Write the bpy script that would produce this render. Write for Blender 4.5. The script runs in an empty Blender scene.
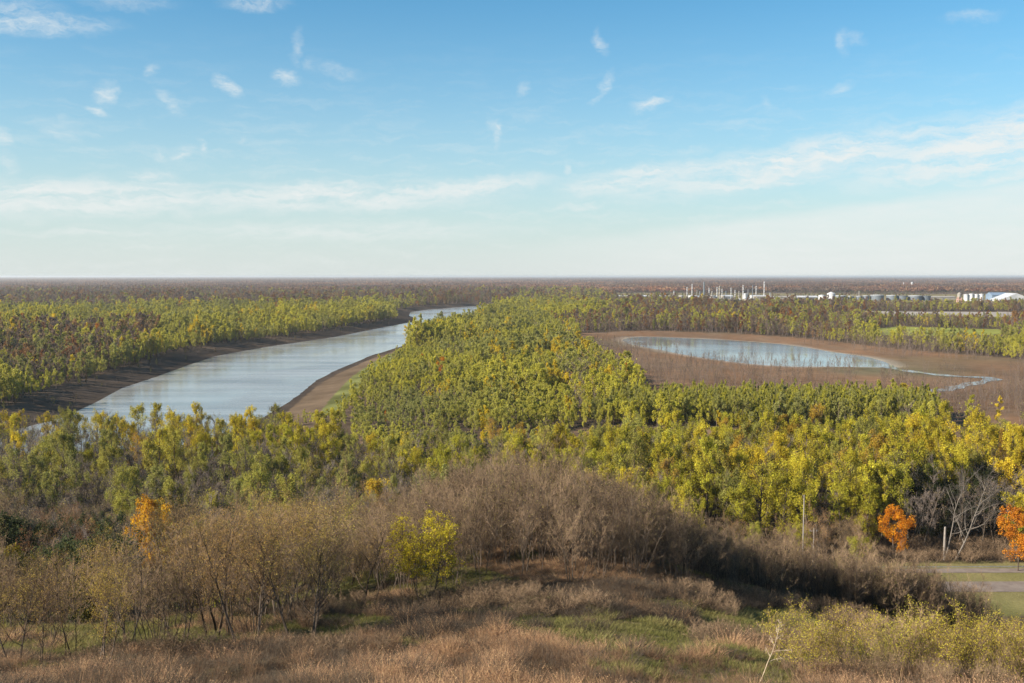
import bpy, math, random
import numpy as np

SC = bpy.context.scene
COL = SC.collection
R = math.radians
rng = np.random.default_rng(7)
random.seed(7)

# ------------------------------------------------------------------ camera numbers
CAM_Z = 60.0
FPX = 996.0
PITCH = math.atan((341.5 - 276.0) / FPX)
CP, SP = math.cos(PITCH), math.sin(PITCH)


def gp(px, py, z=0.0):
    """ground point seen at a pixel of the photograph, on the level z"""
    xc = (px - 512.0) / FPX
    yc = (341.5 - py) / FPX
    dy = CP + yc * SP
    dz = -SP + yc * CP
    t = (z - CAM_Z) / dz
    return np.array((xc * t, dy * t))


def zof(py, d):
    return CAM_Z - d * math.tan(PITCH + math.atan((py - 341.5) / FPX))


def xof(px, d, z):
    return (px - 512.0) / FPX * (d * CP + (CAM_Z - z) * SP)


def pix(x, y, z):
    dep = y * CP + (CAM_Z - z) * SP
    return 512 + FPX * x / dep, 341.5 - FPX * (y * SP - (CAM_Z - z) * CP) / dep


# ------------------------------------------------------------------ tagging
def tag(o, label=None, cat=None, group=None, kind=None):
    if label:
        o['label'] = label
    if cat:
        o['category'] = cat
    if group:
        o['group'] = group
    if kind:
        o['kind'] = kind
    return o


def link(name, mesh, parent=None, loc=(0, 0, 0), rz=0.0, scale=None, color=None):
    o = bpy.data.objects.new(name, mesh)
    COL.objects.link(o)
    o.location = loc
    o.rotation_euler = (0, 0, rz)
    if scale is not None:
        o.scale = scale if hasattr(scale, '__len__') else (scale,) * 3
    if parent is not None:
        o.parent = parent
    if color is not None:
        o.color = (*color, 1.0)
    return o


# ------------------------------------------------------------------ node helpers
def new_mat(name):
    m = bpy.data.materials.new(name)
    m.use_nodes = True
    m.node_tree.nodes.clear()
    return m, m.node_tree


class NT:
    def __init__(self, tree):
        self.t = tree

    def n(self, typ, **kw):
        nd = self.t.nodes.new(typ)
        for k, v in kw.items():
            if k.startswith('in_'):
                key = k[3:]
                key = int(key) if key.isdigit() else key.replace('_', ' ')
                sock = nd.inputs[key]
                if isinstance(v, bpy.types.NodeSocket):
                    self.t.links.new(v, sock)
                else:
                    sock.default_value = v
            else:
                setattr(nd, k, v)
        return nd

    def math(self, op, a, b=None, c=None, clamp=False):
        nd = self.t.nodes.new('ShaderNodeMath')
        nd.operation = op
        nd.use_clamp = clamp
        for i, v in enumerate((a, b, c)):
            if v is None:
                continue
            if isinstance(v, bpy.types.NodeSocket):
                self.t.links.new(v, nd.inputs[i])
            else:
                nd.inputs[i].default_value = v
        return nd.outputs[0]

    def mix(self, f, a, b, blend='MIX'):
        nd = self.t.nodes.new('ShaderNodeMix')
        nd.data_type = 'RGBA'
        nd.blend_type = blend
        for i, v in ((0, f), (6, a), (7, b)):
            if isinstance(v, bpy.types.NodeSocket):
                self.t.links.new(v, nd.inputs[i])
            else:
                nd.inputs[i].default_value = v if i == 0 else (*v, 1.0)
        return nd.outputs[2]

    def noise(self, vec, scale, detail=3.0, rough=0.55):
        nd = self.t.nodes.new('ShaderNodeTexNoise')
        if vec is not None:
            self.t.links.new(vec, nd.inputs['Vector'])
        nd.inputs['Scale'].default_value = scale
        nd.inputs['Detail'].default_value = detail
        nd.inputs['Roughness'].default_value = rough
        return nd.outputs['Fac']

    def ramp(self, f, lo, hi):
        nd = self.t.nodes.new('ShaderNodeMapRange')
        nd.interpolation_type = 'SMOOTHSTEP'
        self.t.links.new(f, nd.inputs[0])
        nd.inputs[1].default_value = lo
        nd.inputs[2].default_value = hi
        return nd.outputs[0]

    def out(self, shader, disp=None):
        o = self.t.nodes.new('ShaderNodeOutputMaterial')
        self.t.links.new(shader, o.inputs['Surface'])
        return o


def leaf_material(name, source, translucent=0.42):
    """source: 'object' takes the object's own colour, 'instance' the tint of the scattered point"""
    m, t = new_mat(name)
    g = NT(t)
    if source == 'object':
        tint = g.n('ShaderNodeObjectInfo').outputs['Color']
    else:
        a = g.n('ShaderNodeAttribute', attribute_type='INSTANCER', attribute_name='tint')
        tint = a.outputs['Color']
    v = g.n('ShaderNodeAttribute', attribute_type='GEOMETRY', attribute_name='v').outputs['Fac']
    hue = g.math('MULTIPLY_ADD', v, 0.05, 0.475)
    val = g.math('MULTIPLY_ADD', v, 0.9, 0.5)
    hs = g.n('ShaderNodeHueSaturation', in_Hue=hue, in_Value=val, in_Color=tint)
    d = g.n('ShaderNodeBsdfDiffuse', in_Color=hs.outputs[0])
    tr = g.n('ShaderNodeBsdfTranslucent', in_Color=hs.outputs[0])
    mx = g.n('ShaderNodeMixShader', in_0=translucent)
    t.links.new(d.outputs[0], mx.inputs[1])
    t.links.new(tr.outputs[0], mx.inputs[2])
    g.out(mx.outputs[0])
    return m


def bark_material(name, c1, c2, scale=1.5):
    m, t = new_mat(name)
    g = NT(t)
    pos = g.n('ShaderNodeNewGeometry').outputs['Position']
    rnd = g.n('ShaderNodeObjectInfo').outputs['Random']
    f = g.math('MULTIPLY_ADD', g.noise(pos, scale, 2.0), 0.7, g.math('MULTIPLY', rnd, 0.45))
    c = g.mix(g.ramp(f, 0.25, 0.8), c1, c2)
    d = g.n('ShaderNodeBsdfDiffuse', in_Color=c)
    g.out(d.outputs[0])
    return m


LEAF_O = leaf_material('leaf_of_a_tree', 'object')
LEAF_I = leaf_material('leaf_of_a_wood', 'instance')
BARK = bark_material('bark', (0.045, 0.034, 0.026), (0.14, 0.11, 0.085))
BARK_PALE = bark_material('pale_bark', (0.07, 0.06, 0.05), (0.16, 0.14, 0.12))
TWIG = bark_material('twig', (0.095, 0.064, 0.042), (0.26, 0.18, 0.115))
TWIG_GREY = bark_material('grey_twig', (0.085, 0.068, 0.058), (0.20, 0.165, 0.145))
TWIG_FAR = bark_material('far_twig', (0.08, 0.06, 0.05), (0.17, 0.13, 0.11), 0.05)


# ------------------------------------------------------------------ mesh collecting
class Q:
    """quads with a material number and a value per face"""

    def __init__(self):
        self.q, self.m, self.v = [], [], []

    def add(self, quads, mat=0, v=0.5):
        quads = np.asarray(quads, dtype=np.float32).reshape(-1, 4, 3)
        n = len(quads)
        if n == 0:
            return
        self.q.append(quads)
        self.m.append(np.full(n, mat, np.int32))
        self.v.append(np.broadcast_to(np.asarray(v, np.float32), (n,)).copy())

    def tube(self, pts, rad, n=4, mat=0):
        pts = np.asarray(pts, float)
        k = len(pts)
        tang = np.gradient(pts, axis=0)
        tang /= np.linalg.norm(tang, axis=1)[:, None] + 1e-9
        ref = np.array((0.31, 0.95, 0.05)) if abs(tang[0][1]) < 0.8 else np.array((0.95, 0.05, 0.3))
        s = np.cross(tang, ref)
        s /= np.linalg.norm(s, axis=1)[:, None] + 1e-9
        b = np.cross(tang, s)
        a = np.arange(n) / n * 2 * math.pi
        ring = pts[:, None, :] + np.asarray(rad)[:, None, None] * (
            np.cos(a)[None, :, None] * s[:, None, :] + np.sin(a)[None, :, None] * b[:, None, :])
        nx = np.roll(ring, -1, axis=1)
        quads = np.stack([ring[:-1], nx[:-1], nx[1:], ring[1:]], axis=2)
        self.add(quads.reshape(-1, 4, 3), mat)

    def sticks(self, a, b, ra, rb, mat=0):
        """many three-sided straight twigs at once"""
        a = np.asarray(a, float)
        b = np.asarray(b, float)
        if len(a) == 0:
            return
        t = b - a
        t /= np.linalg.norm(t, axis=1)[:, None] + 1e-9
        ref = np.where(np.abs(t[:, 2:3]) < 0.8, np.array([[0, 0, 1.0]]), np.array([[1.0, 0, 0]]))
        s = np.cross(t, ref)
        s /= np.linalg.norm(s, axis=1)[:, None] + 1e-9
        u = np.cross(t, s)
        ra = np.broadcast_to(np.asarray(ra, float), (len(a),))[:, None]
        rb = np.broadcast_to(np.asarray(rb, float), (len(a),))[:, None]
        ang = np.array((0, 2.094, 4.189))
        ri = [a + ra * (math.cos(w) * s + math.sin(w) * u) for w in ang]
        ro = [b + rb * (math.cos(w) * s + math.sin(w) * u) for w in ang]
        qs = [np.stack([ri[i], ri[(i + 1) % 3], ro[(i + 1) % 3], ro[i]], axis=1) for i in range(3)]
        self.add(np.concatenate(qs), mat)

    def leaves(self, c, size, v, mat=1, r=rng, aspect=0.7, droop=0.0):
        c = np.asarray(c, float)
        n = len(c)
        if n == 0:
            return
        d1 = r.normal(size=(n, 3))
        d1[:, 2] -= droop
        d1 /= np.linalg.norm(d1, axis=1)[:, None]
        d2 = np.cross(d1, r.normal(size=(n, 3)))
        d2 /= np.linalg.norm(d2, axis=1)[:, None]
        s = np.broadcast_to(np.asarray(size, float), (n,))[:, None] * r.uniform(0.6, 1.3, (n, 1))
        d1 = d1 * s * 0.5
        d2 = d2 * s * 0.5 * aspect
        self.add(np.stack([c - d1, c + d2, c + d1, c - d2], axis=1), mat, np.clip(v, 0, 1))

    def box(self, cx, cy, z0, sx, sy, sz, mat=0, rz=0.0):
        c, s = math.cos(rz), math.sin(rz)
        p = []
        for dz in (0, sz):
            for ux, uy in ((-1, -1), (1, -1), (1, 1), (-1, 1)):
                lx, ly = ux * sx / 2, uy * sy / 2
                p.append((cx + lx * c - ly * s, cy + lx * s + ly * c, z0 + dz))
        f = ((0, 1, 5, 4), (1, 2, 6, 5), (2, 3, 7, 6), (3, 0, 4, 7), (4, 5, 6, 7), (3, 2, 1, 0))
        self.add([[p[i] for i in q] for q in f], mat)

    def mesh(self, name, mats, smooth=False):
        q = np.concatenate(self.q)
        n = len(q)
        me = bpy.data.meshes.new(name)
        me.vertices.add(n * 4)
        me.vertices.foreach_set('co', q.reshape(-1))
        me.loops.add(n * 4)
        me.loops.foreach_set('vertex_index', np.arange(n * 4, dtype=np.int32))
        me.polygons.add(n)
        me.polygons.foreach_set('loop_start', np.arange(0, n * 4, 4, dtype=np.int32))
        for m in mats:
            me.materials.append(m)
        me.polygons.foreach_set('material_index', np.concatenate(self.m))
        at = me.attributes.new('v', 'FLOAT', 'FACE')
        at.data.foreach_set('value', np.concatenate(self.v))
        me.update(calc_edges=True)
        me.validate()
        return me

    def __iadd__(self, other):
        self.q += other.q
        self.m += other.m
        self.v += other.v
        return self


# ------------------------------------------------------------------ polygons in plan
def inside(poly, x, y):
    poly = np.asarray(poly)
    c = np.zeros(np.shape(x), bool)
    j = len(poly) - 1
    for i in range(len(poly)):
        xi, yi = poly[i]
        xj, yj = poly[j]
        k = ((yi > y) != (yj > y)) & (x < (xj - xi) * (y - yi) / (yj - yi + 1e-12) + xi)
        c ^= k
        j = i
    return c


def edge_dist(poly, x, y, closed=True):
    poly = np.asarray(poly)
    best = np.full(np.shape(x), 1e12)
    n = len(poly)
    for i in range(n if closed else n - 1):
        a, b = poly[i], poly[(i + 1) % n]
        dx, dy = b - a
        t = np.clip(((x - a[0]) * dx + (y - a[1]) * dy) / (dx * dx + dy * dy + 1e-12), 0, 1)
        best = np.minimum(best, (x - a[0] - t * dx) ** 2 + (y - a[1] - t * dy) ** 2)
    return np.sqrt(best)


def sdf(poly, x, y):
    d = edge_dist(poly, x, y)
    return np.where(inside(poly, x, y), -d, d)


def P(pts, z=0.0):
    return np.array([gp(px, py, z) for px, py in pts])


def catmull(pts, k=6):
    pts = np.asarray(pts, float)
    n = len(pts)
    out = []
    for i in range(n):
        p0, p1, p2, p3 = pts[i - 1], pts[i], pts[(i + 1) % n], pts[(i + 2) % n]
        for t in np.arange(k) / k:
            out.append(0.5 * ((2 * p1) + (p2 - p0) * t + (2 * p0 - 5 * p1 + 4 * p2 - p3) * t * t
                              + (3 * p1 - p0 - 3 * p2 + p3) * t ** 3))
    return np.array(out)


RIVER_Z, LAKE_Z = -4.0, -1.6
left_line = [(-150, 446), (-60, 441), (0, 434), (62, 418), (93, 404), (123, 388), (159, 376), (186, 366), (216, 356),
             (266, 347), (315, 340), (340, 336), (380, 328), (415, 321.5), (416, 318.5), (409, 315.5), (411, 312),
             (428, 309.5), (452, 307.5), (483, 305.6)]
right_line = [(497, 305.8), (490, 308.5), (470, 313), (440, 327), (412, 339), (402, 346), (372, 355), (340, 368), (316, 380),
              (299, 394), (282, 406), (240, 430), (180, 445), (100, 450), (0, 455), (-150, 465)]
RIVER = P(left_line + right_line, RIVER_Z)
LEFT_BANK = P(left_line, RIVER_Z)
RIGHT_BANK = P(right_line, RIVER_Z)
LAKE = catmull(P([(624, 339.5), (631, 344), (659, 349.5), (690, 355.5), (730, 361.5), (781, 366), (841, 366.5), (884, 367), (889, 364.5),
                  (868, 357.5), (831, 352), (808, 348), (777, 344), (730, 340.5), (680, 338), (640, 337)], LAKE_Z), 4)
FLAT = P([(575, 333), (640, 330.5), (720, 333), (800, 338), (870, 346), (930, 352), (1030, 360), (1150, 366), (1150, 428),
          (1024, 424), (938, 424), (934, 411), (900, 409), (800, 408), (720, 410), (650, 411), (640, 398), (622, 380), (600, 364), (580, 350)])
STREAM = P([(884, 366), (900, 369.5), (925, 373), (955, 376), (988, 377.5), (992, 379.3), (975, 383), (958, 386.5), (950, 389),
            (930, 391), (905, 394), (890, 396.5)], LAKE_Z)
BAR = P([(270, 418), (282, 408), (299, 394), (316, 380), (340, 367), (372, 354), (402, 345), (412, 340), (405, 351),
         (392, 364), (375, 379), (352, 397), (335, 415)])
GREEN_BAR = P([(318, 412), (331, 394), (348, 377), (374, 358), (400, 346), (412, 341), (405, 351), (392, 364), (375, 379), (352, 397), (335, 415)])
FIELD = P([(862, 330), (900, 326.5), (1000, 329), (1004, 334.5), (940, 336), (872, 334)])
PLANT = P([(590, 426), (640, 411), (720, 410), (800, 410), (880, 411), (936, 414), (938, 426), (800, 428)])
GAP = P([(575, 429), (800, 430), (945, 428), (1040, 424), (1300, 434), (1300, 462), (1024, 462), (800, 462), (640, 462), (560, 452)])
GAP_W = P([(350, 437), (385, 438), (385, 443), (352, 444)])
REFINERY = P([(600, 292.5), (1150, 292.5), (1150, 301.5), (960, 303), (880, 301), (740, 301), (610, 299)])
YARD = P([(845, 311), (1150, 313), (1150, 319), (1000, 317), (870, 315)])
BEFORE_PLANT = P([(612, 293), (1150, 293), (1150, 309), (960, 308), (740, 308), (690, 307), (615, 304)])
BEFORE_YARD = P([(845, 311), (1150, 312), (1150, 325), (1000, 325), (870, 322)])
BEFORE_FIELD = P([(865, 330), (900, 326.5), (1002, 329), (1004, 349), (940, 347), (880, 343)])
BROWN_L = P([(-120, 335), (60, 331), (150, 332), (165, 345), (130, 362), (60, 385), (-120, 410)])


# ------------------------------------------------------------------ terrain
def controls():
    c = []
    vis = {45: [(-300, 690), (0, 695), (250, 692), (512, 686), (800, 690), (1100, 700), (1400, 710)],
           57: [(-300, 672), (0, 668), (250, 660), (512, 650), (700, 647), (780, 656), (900, 678), (1100, 690)],
           70: [(-300, 655), (0, 645), (250, 632), (400, 620), (512, 614), (650, 622), (740, 640), (850, 662), (1024, 676)],
           85: [(100, 625), (250, 612), (400, 600), (512, 590), (650, 594), (740, 617), (850, 645), (1024, 664)],
           100: [(330, 592), (400, 570), (512, 559), (650, 573), (740, 600), (850, 630), (1024, 655)],
           115: [(400, 551), (512, 540), (600, 545), (700, 572), (800, 599), (900, 628), (980, 650)]}
    for d, row in vis.items():
        for px, py in row:
            z = zof(py, d)
            c.append((xof(px, d, z), d, z))
    hid = {100: [(100, 24), (250, 26), (-300, 30)],
           115: [(100, 17), (250, 20), (-300, 22), (1150, 5)],
           132: [(400, 24), (512, 25.5), (650, 20), (800, 13), (900, 8), (1000, 3), (100, 14), (-150, 20), (250, 16)],
           160: [(-300, 24), (0, 10), (200, 10), (400, 12), (512, 10), (650, 6), (800, 2), (1000, 0.3)],
           200: [(-300, 12), (0, 4), (200, 3), (400, 3), (512, 1.5), (700, 0), (900, 0), (1100, 0)],
           250: [(-300, 0), (100, 0), (400, 0), (700, 0), (1000, 0), (1300, 0)]}
    for d, row in hid.items():
        for px, z in row:
            c.append((xof(px, d, z), d, z))
    for x, y, z in ((0, 0, 57.9), (0, 10, 54), (0, 25, 47.5), (-40, 5, 55), (40, 5, 55), (-45, 28, 45), (45, 28, 45), (0, -20, 58),
                    (-80, -20, 56), (80, -20, 54), (-90, 40, 38), (100, 50, 25), (-140, 0, 50), (140, 0, 40), (-120, 100, 36), (130, 110, 3),
                    (-160, 160, 30), (-190, 60, 45)):
        c.append((x, y, z))
    return np.array(c)


CTRL = controls()


def tps_fit(c, lam=8.0):
    n = len(c)
    s = 100.0
    xy = c[:, :2] / s
    r2 = ((xy[:, None, :] - xy[None, :, :]) ** 2).sum(-1)
    K = 0.5 * r2 * np.log(r2 + 1e-12) + np.eye(n) * lam * 1e-4
    Pm = np.hstack([np.ones((n, 1)), xy])
    A = np.zeros((n + 3, n + 3))
    A[:n, :n] = K
    A[:n, n:] = Pm
    A[n:, :n] = Pm.T
    b = np.zeros(n + 3)
    b[:n] = c[:, 2]
    return np.linalg.solve(A, b), xy, s


TW, TXY, TS = tps_fit(CTRL)


def lump(x, y):
    """small unevenness of the hillside"""
    return (0.35 * np.sin(x * 0.31 + 1.3 * np.sin(y * 0.17)) * np.sin(y * 0.27 + 0.7 * np.sin(x * 0.21))
            + 0.16 * np.sin(x * 0.83 + y * 0.41 + 2.0) * np.sin(y * 0.71 - x * 0.33))


def height(x, y):
    x = np.asarray(x, float)
    y = np.asarray(y, float)
    sh = x.shape
    x = x.ravel()
    y = y.ravel()
    d = np.hypot(x, y)
    z = np.zeros_like(x)
    near = (d < 300) & (y > -140)
    if near.any():
        xs, ys = x[near] / TS, y[near] / TS
        acc = TW[-3] + TW[-2] * xs + TW[-1] * ys
        for i in range(len(TXY)):
            r2 = (xs - TXY[i, 0]) ** 2 + (ys - TXY[i, 1]) ** 2
            acc += TW[i] * 0.5 * r2 * np.log(r2 + 1e-12)
        acc = np.clip(acc, -5, 58)
        soft = np.where(acc > 2, acc, 2 * np.exp(np.minimum((acc - 2) / 2, 0)))   # ease into the flat
        soft = soft - 0.17
        w = np.clip((290 - d[near]) / 90, 0, 1)
        w = w * w * (3 - 2 * w)
        z[near] = np.maximum(soft, 0) * w + lump(x[near], y[near]) * np.clip(soft / 15, 0.05, 1) * w
    far_b = (y < -140)
    z[far_b] = 40
    mid = (d > 300) & (d < 3200) & (y > 0)
    if mid.any():
        xm, ym = x[mid], y[mid]
        zz = 0.5 * np.sin(xm * 0.02) * np.sin(ym * 0.017)
        s = sdf(RIVER, xm, ym)
        dl = edge_dist(LEFT_BANK, xm, ym, False)
        dr = edge_dist(RIGHT_BANK, xm, ym, False)
        wid = np.where(dl < dr, 34.0, 42.0)
        k = np.clip(s / wid, 0, 1)
        k = np.where(dl < dr, k ** 0.8, k)
        top = zz
        zr = np.where(s < 0, RIVER_Z + np.maximum(s * 0.12, -3) - 0.0, RIVER_Z + (top - RIVER_Z) * (k * k * (3 - 2 * k)))
        zz = np.where(s < wid, zr, zz)
        f = sdf(FLAT, xm, ym)
        kf = np.clip(-f / 30 + 0.5, 0, 1)
        lk = sdf(LAKE, xm, ym)
        zf = np.where(lk < 0, LAKE_Z + np.maximum(lk * 0.02, -1) - 0.02, LAKE_Z + np.minimum(lk * 0.012, 0.9))
        st = edge_dist(STREAM, xm, ym, False)
        zf = np.where(lk > 0, np.minimum(zf, LAKE_Z - 0.35 + np.maximum(st - 4, 0) * 0.08), zf)
        zz = zz * (1 - kf) + zf * kf
        z[mid] = zz
    return z.reshape(sh)


def vnoise(x, y, s, seed=0):
    """cheap smooth value noise in plan, 0..1"""
    x = np.asarray(x) / s + seed * 17.3
    y = np.asarray(y) / s - seed * 9.1
    xi, yi = np.floor(x), np.floor(y)
    fx, fy = x - xi, y - yi
    fx = fx * fx * (3 - 2 * fx)
    fy = fy * fy * (3 - 2 * fy)

    def h(a, b):
        k = np.sin(a * 127.1 + b * 311.7 + seed * 3.7) * 43758.5453
        return k - np.floor(k)
    return (h(xi, yi) * (1 - fx) + h(xi + 1, yi) * fx) * (1 - fy) + (h(xi, yi + 1) * (1 - fx) + h(xi + 1, yi + 1) * fx) * fy


def road_mid(x):
    return 187.5 + 0.02 * (x - 95)


def build_ground():
    a_front = np.arange(-42, 42.01, 0.14)
    a_side = np.concatenate([np.arange(-180, -42, 3.0), a_front, np.arange(45, 180, 3.0)])
    rad = [1.5]
    while rad[-1] < 40000:
        r = rad[-1]
        rad.append(r * (1.011 if r > 40 else 1.06))
    rad = np.array(rad)
    A, RR = np.meshgrid(np.radians(a_side), rad)
    x = RR * np.sin(A)
    y = RR * np.cos(A)
    z = height(x, y)
    nr, na = x.shape
    v = np.stack([x.ravel(), y.ravel(), z.ravel()], 1)
    v = np.vstack([v, [[0, 0, float(height(np.array([0.0]), np.array([0.0]))[0])]]])
    i = np.arange(nr - 1)[:, None] * na
    j = np.arange(na)[None, :]
    j2 = (j + 1) % na
    quads = np.stack([i + j, i + j2, i + na + j2, i + na + j], -1).reshape(-1, 4)
    tri = np.stack([np.full(na, len(v) - 1), (np.arange(na) + 1) % na, np.arange(na)], 1)
    me = bpy.data.meshes.new('ground')
    me.vertices.add(len(v))
    me.vertices.foreach_set('co', v.astype(np.float32).ravel())
    loops = np.concatenate([quads.ravel()[:], tri.ravel()]).astype(np.int32)
    me.loops.add(len(loops))
    me.loops.foreach_set('vertex_index', loops)
    me.polygons.add(len(quads) + len(tri))
    starts = np.concatenate([np.arange(len(quads)) * 4, len(quads) * 4 + np.arange(len(tri)) * 3]).astype(np.int32)
    me.polygons.foreach_set('loop_start', starts)
    # kinds of soil
    xv, yv, zv = v[:, 0], v[:, 1], v[:, 2]
    d = np.hypot(xv, yv)
    col = np.empty((len(v), 3))
    leaf_litter = np.array((0.085, 0.062, 0.042))
    straw = np.array((0.13, 0.09, 0.055))
    green = np.array((0.12, 0.115, 0.04))
    mud = np.array((0.105, 0.075, 0.052))
    flat_c = np.array((0.175, 0.096, 0.053))
    wet_shade = np.array((0.05, 0.04, 0.033))  # wet mud at the waterline, darkened further to suggest the bank's shade
    far = np.array((0.11, 0.08, 0.06))
    col[:] = leaf_litter
    col[d > 2300] = far
    px, py = pix(xv, np.maximum(yv, 1), zv)
    hill = (d < 205) & (zv > 0.6)
    m = vnoise(xv, yv, 9, 3) * 0.6 + vnoise(xv, yv, 3.1, 4) * 0.4
    hc = straw * (1 - m[:, None]) + np.array((0.12, 0.095, 0.05)) * m[:, None]
    gm = np.clip((vnoise(xv, yv, 13, 8) * 0.6 + vnoise(xv, yv, 4.2, 5) * 0.4 - 0.50) * 6, 0, 1)
    gm = gm * np.clip((d - 62) / 8, 0.3, 1)
    gm = np.maximum(gm, 0.6 * np.clip(1 - edge_dist(np.array(((14.0, 56), (20.0, 60), (25, 66))), xv, yv, False) / 6, 0, 1) * 0.7 * (m > 0.45))
    hc = hc * (1 - gm[:, None]) + green * gm[:, None]
    col[hill] = hc[hill]
    # mown verge by the road
    verge = (np.abs(yv - road_mid(xv)) < 17) & (xv > 40) & (yv < 209) & (zv < 4)
    vg = np.clip(vnoise(xv, yv, 7, 2), 0, 1)[:, None]
    vc = np.array((0.12, 0.115, 0.042)) * (1 - vg) + np.array((0.21, 0.175, 0.08)) * vg
    col[verge] = vc[verge]
    mid = (d > 280) & (d < 3600) & (yv > 0)
    xm, ym = xv[mid], yv[mid]
    c = col[mid]
    s = sdf(RIVER, xm, ym)
    dl = edge_dist(LEFT_BANK, xm, ym, False)
    dr = edge_dist(RIGHT_BANK, xm, ym, False)
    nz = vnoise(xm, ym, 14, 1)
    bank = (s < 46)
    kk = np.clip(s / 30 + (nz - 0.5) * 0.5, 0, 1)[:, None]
    c = np.where(bank[:, None], wet_shade * (1 - kk) + mud * kk, c)
    c = np.where((inside(BAR, xm, ym) & (s > 0))[:, None], (np.array((0.13, 0.093, 0.062)) * (1.15 - nz[:, None] * 0.5)), c)
    gb = inside(GREEN_BAR, xm, ym)
    c = np.where(gb[:, None], np.array((0.12, 0.125, 0.045)) * (0.6 + 0.7 * vnoise(xm, ym, 11, 31)[:, None]), c)
    fl = sdf(FLAT, xm, ym) < 4
    n2 = vnoise(xm, ym, 60, 6) * 0.6 + vnoise(xm, ym * 0.5, 17, 9) * 0.4
    n4 = vnoise(xm, ym * 0.35, 9, 13)[:, None] * 0.5 + vnoise(xm, ym * 0.6, 28, 14)[:, None] * 0.5
    fc = (flat_c * (1 - n4 * 0.7) + np.array((0.125, 0.098, 0.07)) * n4 * 0.7) * (0.65 + 0.7 * n2[:, None]) + np.array((-0.03, 0.012, 0.005)) * np.clip(vnoise(xm, ym, 90, 11)[:, None] * 2 - 1, 0, 1)
    lk = sdf(LAKE, xm, ym)
    rim = np.clip(1 - lk / (5 + 16 * vnoise(xm, ym, 40, 51)), 0, 1)[:, None]
    fc = fc * (1 - rim * 0.6) + np.array((0.34, 0.31, 0.26)) * rim * 0.6
    c = np.where(fl[:, None], fc, c)
    gap = inside(GAP, xm, ym) | inside(GAP_W, xm, ym)
    c = np.where(gap[:, None], np.array((0.16, 0.105, 0.065)) * (0.7 + 0.6 * nz[:, None]), c)
    c = np.where(inside(FIELD, xm, ym)[:, None], np.array((0.20, 0.21, 0.05)) * (0.75 + 0.5 * nz[:, None]), c)
    c = np.where(inside(REFINERY, xm, ym)[:, None], np.array((0.20, 0.165, 0.085)) * (0.65 + 0.5 * n2[:, None]), c)
    c = np.where(inside(YARD, xm, ym)[:, None], np.array((0.28, 0.25, 0.22)) * (0.8 + 0.4 * n2[:, None]), c)
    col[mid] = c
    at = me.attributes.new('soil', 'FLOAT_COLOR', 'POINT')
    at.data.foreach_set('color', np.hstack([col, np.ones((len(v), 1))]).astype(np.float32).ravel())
    me.update(calc_edges=True)
    me.polygons.foreach_set('use_smooth', np.ones(len(me.polygons), bool))
    m, t = new_mat('soil')
    g = NT(t)
    base = g.n('ShaderNodeAttribute', attribute_type='GEOMETRY', attribute_name='soil').outputs['Color']
    pos = g.n('ShaderNodeNewGeometry').outputs['Position']
    f1 = g.noise(pos, 1.7, 5.0, 0.65)
    f2 = g.noise(pos, 0.11, 4.0, 0.6)
    k = g.math('ADD', g.math('MULTIPLY', f1, 0.9), g.math('MULTIPLY_ADD', f2, 0.9, 0.12))
    cc = g.n('ShaderNodeHueSaturation', in_Value=k, in_Color=base).outputs[0]
    bmp = g.n('ShaderNodeBump', in_Strength=0.6, in_Distance=0.25, in_Height=f1)
    d_ = g.n('ShaderNodeBsdfDiffuse', in_Color=cc, in_Normal=bmp.outputs[0])
    g.out(d_.outputs[0])
    me.materials.append(m)
    o = link('ground', me)
    tag(o, 'flat river lowland and the grassy bluff above it', kind='structure')
    return o


def sheet(name, poly, z, mat, label):
    me = bpy.data.meshes.new(name)
    me.from_pydata([(p[0], p[1], z) for p in poly], [], [list(range(len(poly)))])
    me.materials.append(mat)
    o = link(name, me)
    return tag(o, label, kind='structure')


def water_material(name, base, rough, scale, strength):
    m, t = new_mat(name)
    g = NT(t)
    pos = g.n('ShaderNodeNewGeometry').outputs['Position']
    mp = g.n('ShaderNodeMapping', in_Vector=pos, in_Scale=(1.0, 0.45, 1.0))
    f = g.noise(mp.outputs[0], scale, 3.0, 0.6)
    big = g.noise(mp.outputs[0], 0.012, 3.0, 0.6)
    st = g.math('MULTIPLY_ADD', g.ramp(big, 0.4, 0.65), strength, strength * 0.35)
    b = g.n('ShaderNodeBump', in_Strength=st, in_Distance=0.3, in_Height=f)
    rg = g.math('MULTIPLY_ADD', g.ramp(big, 0.38, 0.62), 0.12, rough)
    p = g.n('ShaderNodeBsdfPrincipled', in_Roughness=rg, in_IOR=1.33, in_Normal=b.outputs[0])
    ms = g.n('ShaderNodeMapping', in_Vector=pos, in_Rotation=(0, 0, R(52)), in_Scale=(0.006, 0.05, 1.0))
    fs_ = g.ramp(g.noise(ms.outputs[0], 1.0, 5.0, 0.65), 0.3, 0.7)
    t.links.new(g.mix(fs_, tuple(v * 0.72 for v in base), tuple(v * 1.35 for v in base)), p.inputs['Base Color'])
    g.out(p.outputs[0])
    return m


ground = build_ground()
river_w = water_material('river_water', (0.215, 0.215, 0.21), 0.12, 0.35, 0.35)
lake_w = water_material('lake_water', (0.16, 0.175, 0.18), 0.06, 0.5, 0.05)


def grow(poly, by):
    c = poly.mean(0)
    out = []
    n = len(poly)
    area = 0.5 * sum(poly[i][0] * poly[(i + 1) % n][1] - poly[(i + 1) % n][0] * poly[i][1] for i in range(n))
    sg = 1 if area > 0 else -1
    for i in range(n):
        t = poly[(i + 1) % n] - poly[i - 1]
        t = t / (np.linalg.norm(t) + 1e-9)
        out.append(poly[i] + sg * by * np.array((t[1], -t[0])))
    return np.array(out)


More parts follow.
